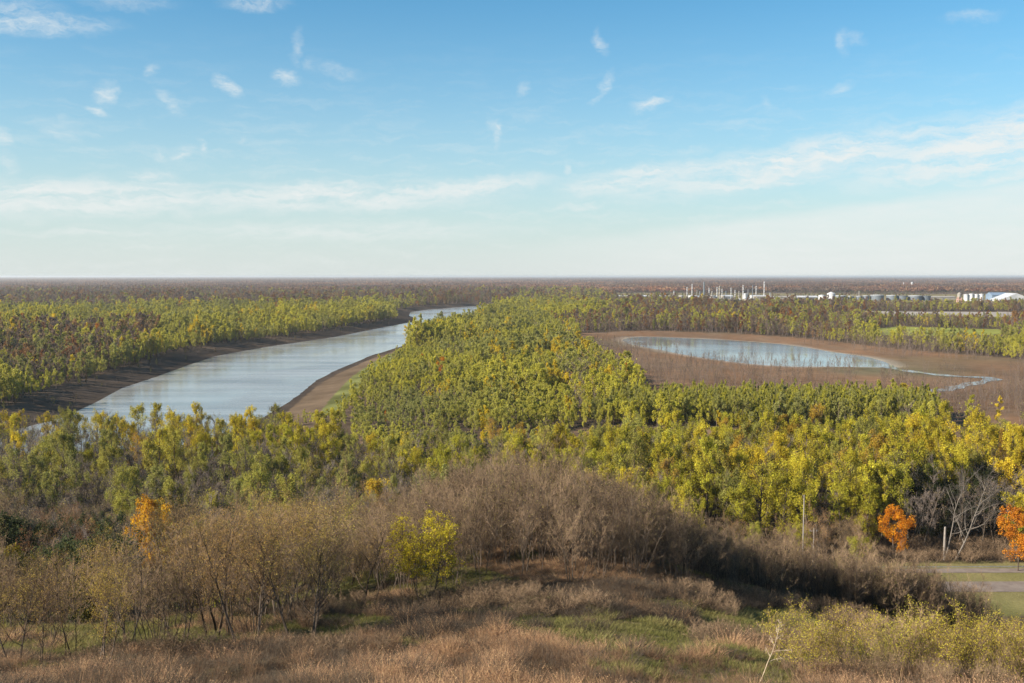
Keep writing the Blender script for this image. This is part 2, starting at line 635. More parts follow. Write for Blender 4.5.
sheet('river', grow(RIVER, 6.0), RIVER_Z, river_w, 'broad pale river curving away through the woods')
sheet('lake', grow(LAKE, 2.0), LAKE_Z, lake_w, 'shallow drying lake on the brown mudflat')


def ribbon(name, pts, w, z, mat, label):
    pts = np.asarray(pts)
    t = np.gradient(pts, axis=0)
    t /= np.linalg.norm(t, axis=1)[:, None]
    nrm = np.stack([-t[:, 1], t[:, 0]], 1)
    w = np.broadcast_to(np.asarray(w, float), (len(pts),))[:, None]
    a, b = pts + nrm * w / 2, pts - nrm * w / 2
    zz = z if callable(z) else (lambda x, y: np.full(np.shape(x), z))
    za, zb = zz(a[:, 0], a[:, 1]), zz(b[:, 0], b[:, 1])
    v = [(*p, q) for p, q in zip(a, za)] + [(*p, q) for p, q in zip(b, zb)]
    n = len(pts)
    f = [(i, i + 1, n + i + 1, n + i) for i in range(n - 1)]
    me = bpy.data.meshes.new(name)
    me.from_pydata(v, [], f)
    me.materials.append(mat)
    return tag(link(name, me), label, kind='structure')


def open_curve(pts, k=8):
    pts = np.asarray(pts, float)
    e = np.vstack([2 * pts[0] - pts[1], pts, 2 * pts[-1] - pts[-2]])
    out = []
    for i in range(1, len(e) - 2):
        for t in np.arange(k) / k:
            p0, p1, p2, p3 = e[i - 1], e[i], e[i + 1], e[i + 2]
            out.append(0.5 * ((2 * p1) + (p2 - p0) * t + (2 * p0 - 5 * p1 + 4 * p2 - p3) * t * t + (3 * p1 - p0 - 3 * p2 + p3) * t ** 3))
    out.append(pts[-1])
    return np.array(out)


sc = open_curve(STREAM, 6)
ribbon('stream', sc, 8 + 3 * np.sin(np.arange(len(sc)) * 0.9), LAKE_Z - 0.06, lake_w, 'thin pale stream winding from the lake over the mudflat')


def plain_material(name, c1, c2, scale, rough=0.9):
    m, t = new_mat(name)
    g = NT(t)
    pos = g.n('ShaderNodeNewGeometry').outputs['Position']
    c = g.mix(g.ramp(g.noise(pos, scale, 4.0, 0.65), 0.3, 0.7), c1, c2)
    p = g.n('ShaderNodeBsdfPrincipled', in_Roughness=rough)
    t.links.new(c, p.inputs['Base Color'])
    g.out(p.outputs[0])
    return m


ASPHALT = plain_material('worn_asphalt', (0.14, 0.105, 0.085), (0.20, 0.16, 0.13), 0.5)
rx = np.linspace(30, 330, 60)
ribbon('road', np.stack([rx, road_mid(rx)], 1), 6.4, lambda x, y: height(x, y) + 0.06, ASPHALT, 'grey two lane road behind the thicket')
ribbon('access_road', np.stack([rx, road_mid(rx) + 10.5], 1), 3.0, lambda x, y: height(x, y) + 0.06, ASPHALT, 'narrow grey lane beyond the grass verge')


# ------------------------------------------------------------------ trees
def unit(v):
    return v / (np.linalg.norm(v) + 1e-9)


def wander(p0, d0, length, k, r, bend=0.12, up=0.0):
    pts = [np.array(p0, float)]
    d = unit(np.array(d0, float))
    for i in range(k):
        d = unit(d + r.normal(size=3) * bend + np.array((0, 0, up)))
        pts.append(pts[-1] + d * length / k)
    return np.array(pts)


def leafy(seed, h, width, base, limbs, clumps, per, size, narrow=1.0, rt=None, trunk_lean=0.05, bare_twigs=0, sparse=0.0, tall=1.5, mottle=0.13, full=1.0):
    """an upright tree: tapered trunk and limbs (0 bark), clumped leaves (1)"""
    r = np.random.default_rng(seed)
    tq, cq = Q(), Q()
    rt = rt or h * 0.011
    tr = wander((0, 0, -0.4), (r.normal() * trunk_lean, r.normal() * trunk_lean, 1), h * 0.93, 7, r, 0.05, 0.05)
    tq.tube(tr, np.linspace(rt, rt * 0.2, 8), 6)
    ends = []
    for i in range(limbs):
        t = base + (0.93 - base) * (i + r.uniform(0.1, 0.9)) / limbs
        k = t * 7
        a = int(min(k, 6))
        p = tr[a] + (tr[a + 1] - tr[a]) * (k - a)
        az = i * 2.4 + r.normal() * 0.5
        rel = (t - base) / (1 - base)
        ln = width * (0.35 + 0.75 * math.sin(math.pi * min(0.15 + rel * 0.95, 1.0)) ** 0.8) * r.uniform(0.55, 1.15)
        up = (0.9 + 0.5 * rel) * narrow
        lp = wander(p, (math.cos(az), math.sin(az), up), ln * math.sqrt(1 + up * up) * 0.62, 4, r, 0.13, 0.10)
        tq.tube(lp, np.linspace(rt * 0.42 * (1 - 0.55 * rel), rt * 0.08, 5), 4)
        for q in range(2):
            s = lp[2] + (lp[3] - lp[2]) * r.uniform()
            sp = wander(s, (math.cos(az + r.normal()), math.sin(az + r.normal()), 0.8), ln * 0.4, 2, r, 0.2)
            tq.tube(sp, np.linspace(rt * 0.14, rt * 0.05, 3), 3)
            ends.append((sp[-1], rel))
        ends += [(lp[-1], rel), (lp[3], rel), (lp[2] * 0.5 + lp[3] * 0.5, rel)]
    ends += [(tr[-1], 1.0), (tr[-1] * 0.6 + tr[-2] * 0.4, 0.95)]
    if bare_twigs:
        e = np.array([x[0] for x in ends])
        pick = e[r.integers(0, len(e), bare_twigs)] + r.normal(size=(bare_twigs, 3)) * 0.25
        dd = r.normal(size=(bare_twigs, 3)) * 0.55 + np.array((0, 0, 0.7))
        tq.sticks(pick, pick + dd * r.uniform(0.5, 1.5, (bare_twigs, 1)), 0.018, 0.006)
    cl = width / 3.2
    for c in range(clumps):
        p, rel = ends[r.integers(len(ends))]
        if r.uniform() < sparse * (1 - rel * 0.4):
            continue
        rad = full * cl * r.uniform(0.3, 0.74) * (1.15 - 0.5 * rel)
        cen = p + r.normal(size=3) * cl * 0.22
        n = int(per * r.uniform(0.5, 1.4) * (rad / cl / 0.62))
        dirs = r.normal(size=(n, 3))
        dirs /= np.linalg.norm(dirs, axis=1)[:, None]
        pos = cen + dirs * (r.uniform(0.1, 1.0, (n, 1)) ** 0.5) * rad * np.array((1, 1, tall)) * r.uniform(0.8, 1.2, 3)
        cq.leaves(pos, size, np.clip(r.normal(0.5, mottle) + r.normal(size=n) * mottle, 0, 1), 1, r, 0.75)
    return tq, cq


def bare(seed, h, spread, stems, br, tw, leaves=0, leaf=0.09, r0=0.05, twig=0.010, sub=2, lean=0.25, leaf_low=0.0, upw=0.7):
    """leafless branching tree or sapling clump: stems and branches (trunk), twigs and last leaves (crown)"""
    r = np.random.default_rng(seed)
    tq, cq = Q(), Q()
    tips = []
    for s in range(stems):
        az = r.uniform(0, 6.28)
        off = spread * 0.22 * math.sqrt(r.uniform()) if stems > 1 else 0
        hh = h * r.uniform(0.72, 1.0) if s else h
        st = wander((math.cos(az) * off, math.sin(az) * off, -0.3), (math.cos(az) * lean, math.sin(az) * lean, 1), hh, 7, r, 0.07, 0.03)
        rs = r0 * r.uniform(0.6, 1.0) * (1 if s else 1.25)
        tq.tube(st, np.linspace(rs, rs * 0.16, 8), 5)
        nb = int(br * r.uniform(0.8, 1.2))
        for b in range(nb):
            t = 0.24 + 0.72 * (b + r.uniform()) / nb
            a = min(int(t * 7), 6)
            p = st[a] + (st[a + 1] - st[a]) * (t * 7 - a)
            z2 = r.uniform(0, 6.28)
            ln = spread * r.uniform(0.35, 0.75) * (1.15 - 0.75 * t) + 0.25 * h * (1 - t) * 0.6 + 0.3
            bp = wander(p, (math.cos(z2), math.sin(z2), upw + 0.5 * t), ln, 4, r, 0.16, 0.06)
            rb = rs * 0.42 * (1.1 - 0.6 * t)
            tq.tube(bp, np.linspace(rb, max(rb * 0.25, twig), 5), 3)
            n = int(tw * r.uniform(0.7, 1.3))
            k = r.uniform(0.6, 3.98, n)
            ia = k.astype(int)
            q0 = bp[ia] + (bp[ia + 1] - bp[ia]) * (k - ia)[:, None]
            ax = unit(bp[-1] - bp[0])
            dd = r.normal(size=(n, 3)) * 0.55 + ax * 0.6 + np.array((0, 0, 0.62))
            dd /= np.linalg.norm(dd, axis=1)[:, None]
            tl = r.uniform(0.35, 1.0, (n, 1)) * spread * 0.26
            q1 = q0 + dd * tl
            cq.sticks(q0, q1, twig, twig * 0.5)
            tips.append(q1)
            for j in range(sub):
                m0 = q0 + (q1 - q0) * r.uniform(0.3, 0.9, (n, 1))
                d2 = dd + r.normal(size=(n, 3)) * 0.6
                d2 /= np.linalg.norm(d2, axis=1)[:, None]
                m1 = m0 + d2 * tl * r.uniform(0.35, 0.7, (n, 1))
                cq.sticks(m0, m1, twig * 0.7, twig * 0.4)
                tips.append(m1)
    tips = np.concatenate(tips)
    if leaves:
        e = tips[r.integers(0, len(tips), leaves)] + r.normal(size=(leaves, 3)) * 0.10
        cq.leaves(e, leaf, np.clip(r.normal(0.5, 0.2, leaves), 0, 1), 1, r, 0.8)
    return tq, cq


class Kind:
    """variants of one sort of tree, kept as part meshes for single trees and as joined meshes for the mass"""

    def __init__(self, name, makers, bark, twig=None, part='crown'):
        self.name = name
        self.parts = []
        self.heights = []
        self.joined = None
        self.raw = []
        for i, f in enumerate(makers):
            tq, cq = f()
            self.raw.append((tq, cq))
            self.parts.append((tq.mesh(name + '_trunk', [bark]), cq.mesh(name + '_crown', [twig or bark, LEAF_O])))
        self.bark, self.twig = bark, twig or bark

    def collection(self):
        if self.joined is None:
            self.joined = bpy.data.collections.new(self.name + '_variants')
            for i, (tq, cq) in enumerate(self.raw):
                q = Q()
                q += tq
                c2 = Q()
                c2 += cq
                c2.m = [np.where(m == 0, 2, 1).astype(np.int32) for m in c2.m]
                q += c2
                o = bpy.data.objects.new('%s_variant_%02d' % (self.name, i), q.mesh(self.name, [self.bark, LEAF_I, self.twig]))
                self.joined.objects.link(o)
        return self.joined


def place(kind, var, x, y, rz, sc, tint, name, label, group=None, cat='tree', sink=0.1, sz=None, tilt=0.0):
    z = float(height(np.array([x]), np.array([y]))[0]) - sink
    e = bpy.data.objects.new(name, None)
    COL.objects.link(e)
    e.empty_display_size = 0.5
    e.location = (x, y, z)
    e.rotation_euler = (0, tilt, rz)
    e.scale = (sc, sc, sz or sc)
    tag(e, label, cat, group)
    tm, cm = kind.parts[var % len(kind.parts)]
    link('trunk', tm, e)
    link('crown', cm, e, color=tint)
    return e


GN = {}


def scatter_group():
    if 'g' in GN:
        return GN['g']
    t = bpy.data.node_groups.new('scatter', 'GeometryNodeTree')
    t.interface.new_socket('Geometry', in_out='INPUT', socket_type='NodeSocketGeometry')
    t.interface.new_socket('Collection', in_out='INPUT', socket_type='NodeSocketCollection')
    t.interface.new_socket('Geometry', in_out='OUTPUT', socket_type='NodeSocketGeometry')
    i = t.nodes.new('NodeGroupInput')
    o = t.nodes.new('NodeGroupOutput')
    ci = t.nodes.new('GeometryNodeCollectionInfo')
    ci.inputs['Separate Children'].default_value = True
    ci.inputs['Reset Children'].default_value = True
    ip = t.nodes.new('GeometryNodeInstanceOnPoints')
    ip.inputs['Pick Instance'].default_value = True

    def attr(nm, typ):
        a = t.nodes.new('GeometryNodeInputNamedAttribute')
        a.data_type = typ
        a.inputs['Name'].default_value = nm
        return a.outputs['Attribute']
    e2r = t.nodes.new('FunctionNodeEulerToRotation')
    L = t.links.new
    L(i.outputs[0], ip.inputs['Points'])
    L(i.outputs[1], ci.inputs['Collection'])
    L(ci.outputs[0], ip.inputs['Instance'])
    L(attr('variant', 'INT'), ip.inputs['Instance Index'])
    L(attr('turn', 'FLOAT_VECTOR'), e2r.inputs[0])
    L(e2r.outputs[0], ip.inputs['Rotation'])
    L(attr('size', 'FLOAT_VECTOR'), ip.inputs['Scale'])
    L(ip.outputs[0], o.inputs[0])
    GN['g'] = t
    return t


def scatter(name, coll, xyz, turn, size, variant, tint, label):
    n = len(xyz)
    me = bpy.data.meshes.new(name)
    me.vertices.add(n)
    me.vertices.foreach_set('co', np.asarray(xyz, np.float32).ravel())
    a = me.attributes.new('turn', 'FLOAT_VECTOR', 'POINT')
    a.data.foreach_set('vector', np.asarray(turn, np.float32).ravel())
    a = me.attributes.new('size', 'FLOAT_VECTOR', 'POINT')
    a.data.foreach_set('vector', np.asarray(size, np.float32).ravel())
    a = me.attributes.new('variant', 'INT', 'POINT')
    a.data.foreach_set('value', np.asarray(variant, np.int32))
    a = me.attributes.new('tint', 'FLOAT_COLOR', 'POINT')
    a.data.foreach_set('color', np.hstack([np.asarray(tint), np.ones((n, 1))]).astype(np.float32).ravel())
    o = link(name, me)
    md = o.modifiers.new('scatter', 'NODES')
    g = scatter_group()
    md.node_group = g
    md[g.interface.items_tree['Collection'].identifier] = coll
    tag(o, label, kind='stuff')
    return o


def spin(n):
    return np.stack([np.zeros(n), np.zeros(n), rng.uniform(0, 6.28, n)], 1)


COTTON = Kind('cottonwood', [
    (lambda s=s, h=h, w=w, b=b, sp=sp, n=n, bt=bt: leafy(100 + s, h, w, b, 18, 105, 92, 0.26, n, bare_twigs=bt, sparse=sp + 0.08, tall=1.8))
    for s, h, w, b, sp, n, bt in ((1, 20, 4.6, .30, 0, 1.3, 60), (2, 21, 4.0, .25, 0, 1.5, 60), (3, 18, 5.0, .28, .25, 1.1, 150),
                                  (4, 22, 3.8, .35, .2, 1.6, 160), (5, 19, 4.4, .22, .15, 1.2, 160), (6, 20, 4.4, .3, .55, 1.3, 350),
                                  (7, 15, 4.2, .2, 0, 1.0, 40))], BARK)
SAPLING = Kind('sapling', [
    (lambda s=s, h=h, w=w, k=k, lv=lv: bare(200 + s, h, w, k, 11, 11, lv, 0.06, 0.042, 0.0075, 3, 0.15, upw=1.25))
    for s, h, w, k, lv in ((1, 7.2, 2.6, 4, 420), (2, 6.6, 2.8, 5, 200), (3, 7.8, 2.4, 3, 500), (4, 6.2, 3.0, 5, 300), (5, 7.0, 2.6, 4, 700), (6, 5.4, 2.4, 5, 380))],
    BARK, TWIG)
SPREAD = Kind('spreading', [
    (lambda s=s, h=h, w=w, k=k, lv=lv: bare(300 + s, h, w, k, 14, 12, lv, 0.075, 0.10, 0.010, 3, 0.24, upw=0.9))
    for s, h, w, k, lv in ((1, 9, 5.0, 2, 2200), (2, 10, 5.5, 3, 3200), (3, 8.5, 5.0, 3, 1000), (4, 11, 5.5, 2, 2600), (5, 9.5, 5.5, 3, 6500))], BARK, TWIG)
GREYTREE = Kind('greytree', [
    (lambda s=s, h=h, w=w, k=k, lv=lv: bare(400 + s, h, w, k, 15, 12, lv, 0.2, 0.17, 0.018, 3, 0.18, upw=0.9))
    for s, h, w, k, lv in ((1, 15, 6.0, 1, 150), (2, 17, 6.5, 2, 60), (3, 14, 7.0, 2, 350), (4, 16, 6.0, 1, 0))], BARK, TWIG_GREY)
PALE = Kind('palebare', [
    (lambda s=s, h=h, w=w: bare(500 + s, h, w, 2, 13, 10, 0, 0.1, 0.13, 0.012, 3, 0.16, upw=0.9)) for s, h, w in ((1, 14, 6.5), (2, 12, 4.5))], BARK_PALE, BARK_PALE)
ROUND = Kind('roundtree', [
    (lambda s=s, h=h, w=w: leafy(600 + s, h, w, 0.2, 14, 100, 120, 0.18, 0.9, bare_twigs=80, tall=1.1)) for s, h, w in ((1, 10, 4.0), (2, 9, 3.6), (3, 8, 4.2))], BARK)
EVERG = Kind('evergreen', [
    (lambda s=s, h=h, w=w: leafy(700 + s, h, w, 0.06, 16, 120, 100, 0.18, 0.9, tall=1.2)) for s, h, w in ((1, 8, 3.6), (2, 6.5, 3.4), (3, 9.5, 3.2))], BARK)
YELLOW = Kind('yellow', [lambda: bare(338, 7.8, 4.6, 5, 16, 11, 16000, 0.11, 0.06, 0.01, 2, 0.25, upw=0.7)], BARK, TWIG)
SHRUB = Kind('shrub', [
    (lambda s=s, h=h, w=w, lv=lv: bare(800 + s, h, w, 11, 8, 8, int(lv * 1.5), 0.05, 0.022, 0.007, 2, 0.34, upw=1.5))
    for s, h, w, lv in ((1, 3.6, 1.8, 4200), (2, 3.2, 2.0, 3400), (3, 3.8, 1.6, 2600), (4, 2.6, 1.9, 1100))], TWIG, TWIG)

YG = np.array((0.42, 0.385, 0.045))        # yellow green
YE = np.array((0.64, 0.48, 0.04))        # clear yellow
OL = np.array((0.27, 0.265, 0.085))        # olive
GO = np.array((0.44, 0.24, 0.04))         # gold
OR = np.array((0.60, 0.235, 0.02))        # orange
RU = np.array((0.26, 0.12, 0.05))         # rust
TAN = np.array((0.36, 0.26, 0.13))        # dry tan
DK = np.array((0.06, 0.07, 0.03))      # evergreen


def mixc(a, b, t):
    return tuple(np.asarray(a) * (1 - t) + np.asarray(b) * t)


def at(px, d):
    """x of a picture column at a forward distance"""
    z = 0.0
    x = xof(px, d, z)
    for _ in range(4):
        z = float(height(np.array([x]), np.array([d]))[0])
        x = xof(px, d, z)
    return x


U = rng.uniform
ONES = 'first second third fourth fifth sixth seventh eighth ninth tenth eleventh twelfth thirteenth fourteenth fifteenth sixteenth seventeenth eighteenth nineteenth'.split()
TENS = {20: 'twent', 30: 'thirt', 40: 'fort', 50: 'fift', 60: 'sixt', 70: 'sevent', 80: 'eight', 90: 'ninet'}


def nth(i):
    i += 1
    if i < 20:
        return ONES[i - 1]
    if i % 10 == 0:
        return TENS[i] + 'ieth'
    return TENS[i // 10 * 10] + 'y-' + ONES[i % 10 - 1]


def row_labels(objs, text, width=0):
    """the nearest of the given trees in each slice of the view, told apart by counting along the row"""
    cand = []
    for o in objs:
        px_, _ = pix(o.location.x, o.location.y, o.location.z)
        if -5 < px_ < 1029:
            cand.append((px_, o.location.y, o))
    if width:
        best = {}
        for c in cand:
            k = int(c[0] // width)
            if k not in best or c[1] < best[k][1]:
                best[k] = c
        cand = list(best.values())
    cand.sort(key=lambda c: c[0])
    for i, c in enumerate(cand[:99]):
        c[2]['label'] = text % nth(i)



# ---- single trees that can be told apart
place(ROUND, 0, at(893, 207), 207, 0.4, 1.15, OR, 'orange_tree', 'bright orange leaved tree alone before the dark gap beside the road', cat='tree')
place(ROUND, 1, at(1018, 198), 198, 1.9, 1.5, mixc(OR, RU, 0.15), 'orange_tree', 'orange red tree at the edge of the road past the thicket')
place(ROUND, 1, at(155, 150), 150, 2.2, 1.3, (0.60, 0.33, 0.03), 'golden_tree', 'golden orange tree amid dark evergreens on the wooded slope', sz=1.72)
place(YELLOW, 0, at(424, 84), 84, 0.7, 0.9, (0.50, 0.395, 0.035), 'yellow_tree', 'bright yellow leaved small tree inside the brown thicket')
place(PALE, 0, at(948, 206), 206, 0.2, 1.35, TAN, 'dead_tree', 'pale leaning bare tree before the dark gap by the road', tilt=0.36)
place(PALE, 1, at(910, 211), 211, 0.9, 1.15, TAN, 'dead_tree', 'pale bare tree with crooked limbs beside the orange tree')
place(ROUND, 2, at(278, 232), 232, 0.9, 1.1, mixc(YE, GO, 0.4), 'golden_tree', 'golden leaved round tree among bare trees below the river')
place(COTTON, 6, at(372, 215), 215, 0.9, 1.0, mixc(YE, GO, 0.45), 'golden_tree', 'amber yellow tall tree rising behind the bare thicket')

# ---- thicket of bare saplings on the ridge
pts = []
for d0 in np.arange(76, 140, 2.3):
    for px in np.arange(330, 1000, 2.05 * FPX / d0):
        x = at(px, d0) + U(-1.1, 1.1)
        y = d0 + U(-1.1, 1.1)
        pts.append((x, y))
for d0 in np.arange(112, 152, 1.9):
    for px in np.arange(690, 1000, 1.9 * FPX / d0):
        if d0 > 134 or px > 830:
            pts.append((at(px, d0) + U(-0.9, 0.9), d0 + U(-0.9, 0.9)))
pts = np.array(pts)
pz = height(pts[:, 0], pts[:, 1])
ppx, ppy = pix(pts[:, 0], pts[:, 1], pz)
# front edge of the thicket as seen along the ridge: a line over the ground from the left clearing to the right end
EDGE = np.array([(xof(px, d, zof(py, d)), d) for px, py, d in ((330, 600, 86), (420, 598, 85), (520, 590, 87), (640, 585, 92), (720, 588, 104), (800, 598, 111),
                                                               (900, 626, 114), (985, 648, 116))])
front = np.interp(pts[:, 0], EDGE[:, 0], EDGE[:, 1])
back = np.interp(pts[:, 0], [-25, 0, 20, 40, 60], [135, 136, 148, 150, 143])
ok = (pts[:, 1] > front) & (pts[:, 1] < back) & (ppx < 988)
thin = np.clip((pts[:, 1] - front) / 12, 0, 1)
ok &= rng.uniform(size=len(pts)) < np.where(ppx < 640, 0.22 + 0.5 * thin, np.where(ppx < 780, 0.55 + 0.25 * thin, 0.95))
ok &= (np.hypot(pts[:, 0] - at(424, 84), pts[:, 1] - 84) > 2.6) & ~((np.abs(ppx - 424) < 34) & (pts[:, 1] < 87))
pts = pts[ok]
order = np.argsort(np.hypot(pts[:, 0], pts[:, 1]))
pts = pts[order]
n_single = 260


def thick(px, y):
    return np.interp(px, [390, 470, 540, 610, 690, 840, 900], [0.9, 1.3, 1.42, 1.32, 1.02, 1.05, 1.22]) * np.interp(y, [95, 112], [0.92, 1.06])


print('thicket', len(pts))
for i, (x, y) in enumerate(pts[:n_single]):
    px, _ = pix(x, y, float(height(np.array([x]), np.array([y]))[0]))
    if px < 430:
        lab, gr = 'bare brown sapling in the thicket edge beside the bright yellow small tree', 'saplings beside the bright yellow tree'
    elif px < 660:
        lab, gr = 'bare brown sapling standing in sunlit grass along the crown of the ridge', 'saplings along the crown of the ridge'
    elif px < 820:
        lab, gr = 'bare brown sapling in the close thicket above the shaded hollow', 'saplings above the shaded hollow'
    else:
        lab, gr = 'bare brown sapling in the lower end of the thicket near the road', 'saplings at the road end of the thicket'
    place(SAPLING, int(rng.integers(6)), x, y, U(0, 6.28), U(0.8, 1.12) * thick(px, y), mixc(TAN, YG, U(0, 0.5)), 'sapling_tree', lab, gr, 'sapling')
rest = pts[n_single:]
n = len(rest)
s = rng.uniform(0.8, 1.15, n) * thick(pix(rest[:, 0], rest[:, 1], height(rest[:, 0], rest[:, 1]))[0], rest[:, 1])
scatter('sapling_thicket', SAPLING.collection(), np.column_stack([rest, height(rest[:, 0], rest[:, 1]) - 0.1]), spin(n), np.stack([s, s, s], 1),
        rng.integers(0, 6, n), np.array([mixc(TAN, RU, t) for t in rng.uniform(0, 0.6, n)]), 'dense bare brown thicket over the back of the ridge')

row_labels([o for o in COL.objects if o.get('category') == 'sapling'], 'bare brown sapling along the near edge of the ridge thicket, %s from the left', 14)
# ---- bare trees of the near slope on the left
spots = [(12, 60), (40, 58), (75, 61), (100, 57), (130, 63), (150, 69), (178, 66), (205, 71), (228, 74), (172, 78), (60, 72), (20, 74), (110, 76),
         (255, 78), (283, 75), (310, 80), (338, 79), (240, 88), (290, 90), (200, 86), (325, 92), (365, 84), (145, 84), (80, 85), (-12, 66), (-25, 80), (350, 100),
         (30, 92), (120, 93), (270, 100), (215, 98), (165, 99), (388, 90)]
spots += [(float(p_), float(d_)) for p_, d_ in zip(rng.uniform(-40, 335, 46), rng.uniform(63, 101, 46))]
for i, (px, d) in enumerate(spots):
    x = at(px, d)
    tint = mixc(mixc(TAN, (0.50, 0.29, 0.07), U(0, 1)), YG, U(0, 0.45))
    if 190 <= px <= 260:
        lab, gr, tint = 'slender tree with thin orange tan leaves by the small grassy clearing', 'tan leaved trees by the grassy clearing', mixc(TAN, GO, 0.5)
    elif px > 260:
        lab, gr = 'bare spreading tree with few yellow leaves between clearing and yellow small tree', 'bare trees between the clearing and the yellow tree'
    elif d < 70:
        lab, gr = 'bare slender tree on the near grassy edge of the slope', 'bare trees on the near grassy edge'
    else:
        lab, gr = 'bare slender tree standing back on the slope above the ravine', 'bare trees above the ravine'
    k = SPREAD if (px > 185 or i % 3 == 0) and i < 53 else SAPLING
    place(k, int(rng.integers(5)), x, d, U(0, 6.28), ((U(0.82, 1.0) if px > 185 else U(0.62, 0.76)) if k is SPREAD else U(0.82, 1.05)), tint, 'bare_tree', lab, gr, 'tree')

row_labels([o for o in COL.objects if o.name.startswith('bare_tree') and 'tan leaves' in o['label']], 'slender tan leaved tree by the small grassy clearing, %s from the left')
row_labels([o for o in COL.objects if o.name.startswith('bare_tree') and 'spreading' in o['label']], 'bare spreading tree between clearing and yellow small tree, %s from the left')
row_labels([o for o in COL.objects if o.name.startswith('bare_tree') and 'near grassy' in o['label']], 'bare slender tree on the near grassy edge of the slope, %s from the left')
row_labels([o for o in COL.objects if o.name.startswith('bare_tree') and 'standing back' in o['label']], 'bare slender tree standing back above the ravine, %s from the left')
# ---- woods on the slope and in the ravine to the left
def grid(x0, x1, y0, y1, step):
    gx, gy = np.meshgrid(np.arange(x0, x1, step), np.arange(y0, y1, step))
    g = np.column_stack([gx.ravel(), gy.ravel()])
    return g + rng.uniform(-0.45, 0.45, g.shape) * step


g = grid(-130, 30, 100, 205, 5.0)
gz = height(g[:, 0], g[:, 1])
gpx, _ = pix(g[:, 0], g[:, 1], gz)
limit = np.interp(gpx, [-200, 300, 360, 470, 560], [104, 106, 128, 140, 146])
g = g[(gpx > -60) & (gpx < 560) & (g[:, 1] > limit)]
g = g[np.argsort(-g[:, 1])]
for x, y in g:
    px, _ = pix(x, y, float(height(np.array([x]), np.array([y]))[0]))
    if np.hypot(x - at(155, 150), y - 147) < 5.5:
        continue
    if abs(px - 155) < 26 and y < 150:
        continue
    u = U()
    rz = U(0, 6.28)
    if px < 150:
        p_e = 0.46 if y < 165 else 0.26
        if u < p_e:
            place(EVERG, int(rng.integers(3)), x, y, rz, U(0.9, 1.5), DK * U(0.8, 1.4), 'evergreen_tree',
                  'dark green dense evergreen in the shaded ravine around the golden orange tree', 'evergreens of the shaded ravine')
        elif u < p_e + 0.12:
            place(ROUND, int(rng.integers(3)), x, y, rz, U(0.8, 1.2), np.array(mixc(OL, YE, U())) * U(0.5, 0.9), 'olive_tree', 'olive yellow leafy tree on the dark slope near the golden orange tree', 'olive trees of the dark slope')
        elif u < p_e + 0.36:
            place(GREYTREE, int(rng.integers(4)), x, y, rz, U(0.6, 0.85), TAN, 'grey_tree', 'bare grey brown tree on the dark wooded slope by the ravine', 'bare trees of the dark slope')
        elif u < p_e + 0.44:
            place(SPREAD, 4, x, y, rz, U(0.9, 1.2), RU, 'russet_tree', 'rust leaved tree among the dark evergreens of the slope', 'rust leaved trees of the dark slope')
        else:
            place(SPREAD, int(rng.integers(5)), x, y, rz, U(0.9, 1.3), mixc(TAN, OL, U()), 'grey_tree', 'bare grey brown tree on the dark wooded slope by the ravine', 'bare trees of the dark slope')
    else:
        if u < 0.26:
            place(GREYTREE, int(rng.integers(4)), x, y, rz, U(0.55, 0.8), mixc(TAN, YG, U()), 'grey_tree', 'bare grey brown tree in the mixed wood behind the thicket', 'bare trees of the mixed wood')
        elif u < 0.48:
            place(SPREAD, int(rng.integers(5)), x, y, rz, U(0.95, 1.3), mixc(TAN, YG, U()), 'grey_tree', 'bare grey brown tree in the mixed wood behind the thicket', 'bare trees of the mixed wood')
        elif u < 0.80:
            place(ROUND, int(rng.integers(3)), x, y, rz, U(0.8, 1.25), np.array(mixc(OL, YG, U())) * U(0.65, 1.0), 'olive_tree', 'olive green leafy tree in the mixed wood behind the thicket', 'olive trees of the mixed wood')
        elif u < 0.88:
            place(EVERG, int(rng.integers(3)), x, y, rz, U(0.6, 0.9), DK * 1.4, 'evergreen_tree', 'dark green tree low in the mixed wood behind the thicket', 'evergreens of the mixed wood')
        else:
            place(SPREAD, 4, x, y, rz, U(0.8, 1.1), mixc(GO, TAN, 0.5), 'russet_tree', 'tan gold leaved tree in the mixed wood behind the thicket', 'tan gold trees of the mixed wood')

# ---- belt of tall cottonwoods on the flat below the bluff
g = grid(-210, 190, 204, 345, 5.1)
gz = height(g[:, 0], g[:, 1])
gpx, gpy = pix(g[:, 0], g[:, 1], gz)
keep = (gpx > -70) & (gpx < 1110)
far_edge = np.interp(gpx, [-80, 60, 280, 345, 420, 560, 1100], [325, 330, 325, 305, 300, 300, 300])
near_edge = np.interp(gpx, [-80, 560, 640, 740, 1100], [205, 205, 207, 210, 212])
keep &= (g[:, 1] < far_edge) & (g[:, 1] > near_edge)
keep &= sdf(RIVER, g[:, 0], g[:, 1]) > 10
gap = (gpx > 905) & (gpx < 1003) & (g[:, 1] < 236)
keep &= ~gap
keep &= rng.uniform(size=len(g)) < np.where(gpx < 400, 0.74, 0.84)
g, gpx = g[keep], gpx[keep]
o_ = np.argsort(g[:, 1])
g, gpx = g[o_], gpx[o_]
print('belt', len(g))
belt_rest = {'c': [], 'g': []}
n_c = 0
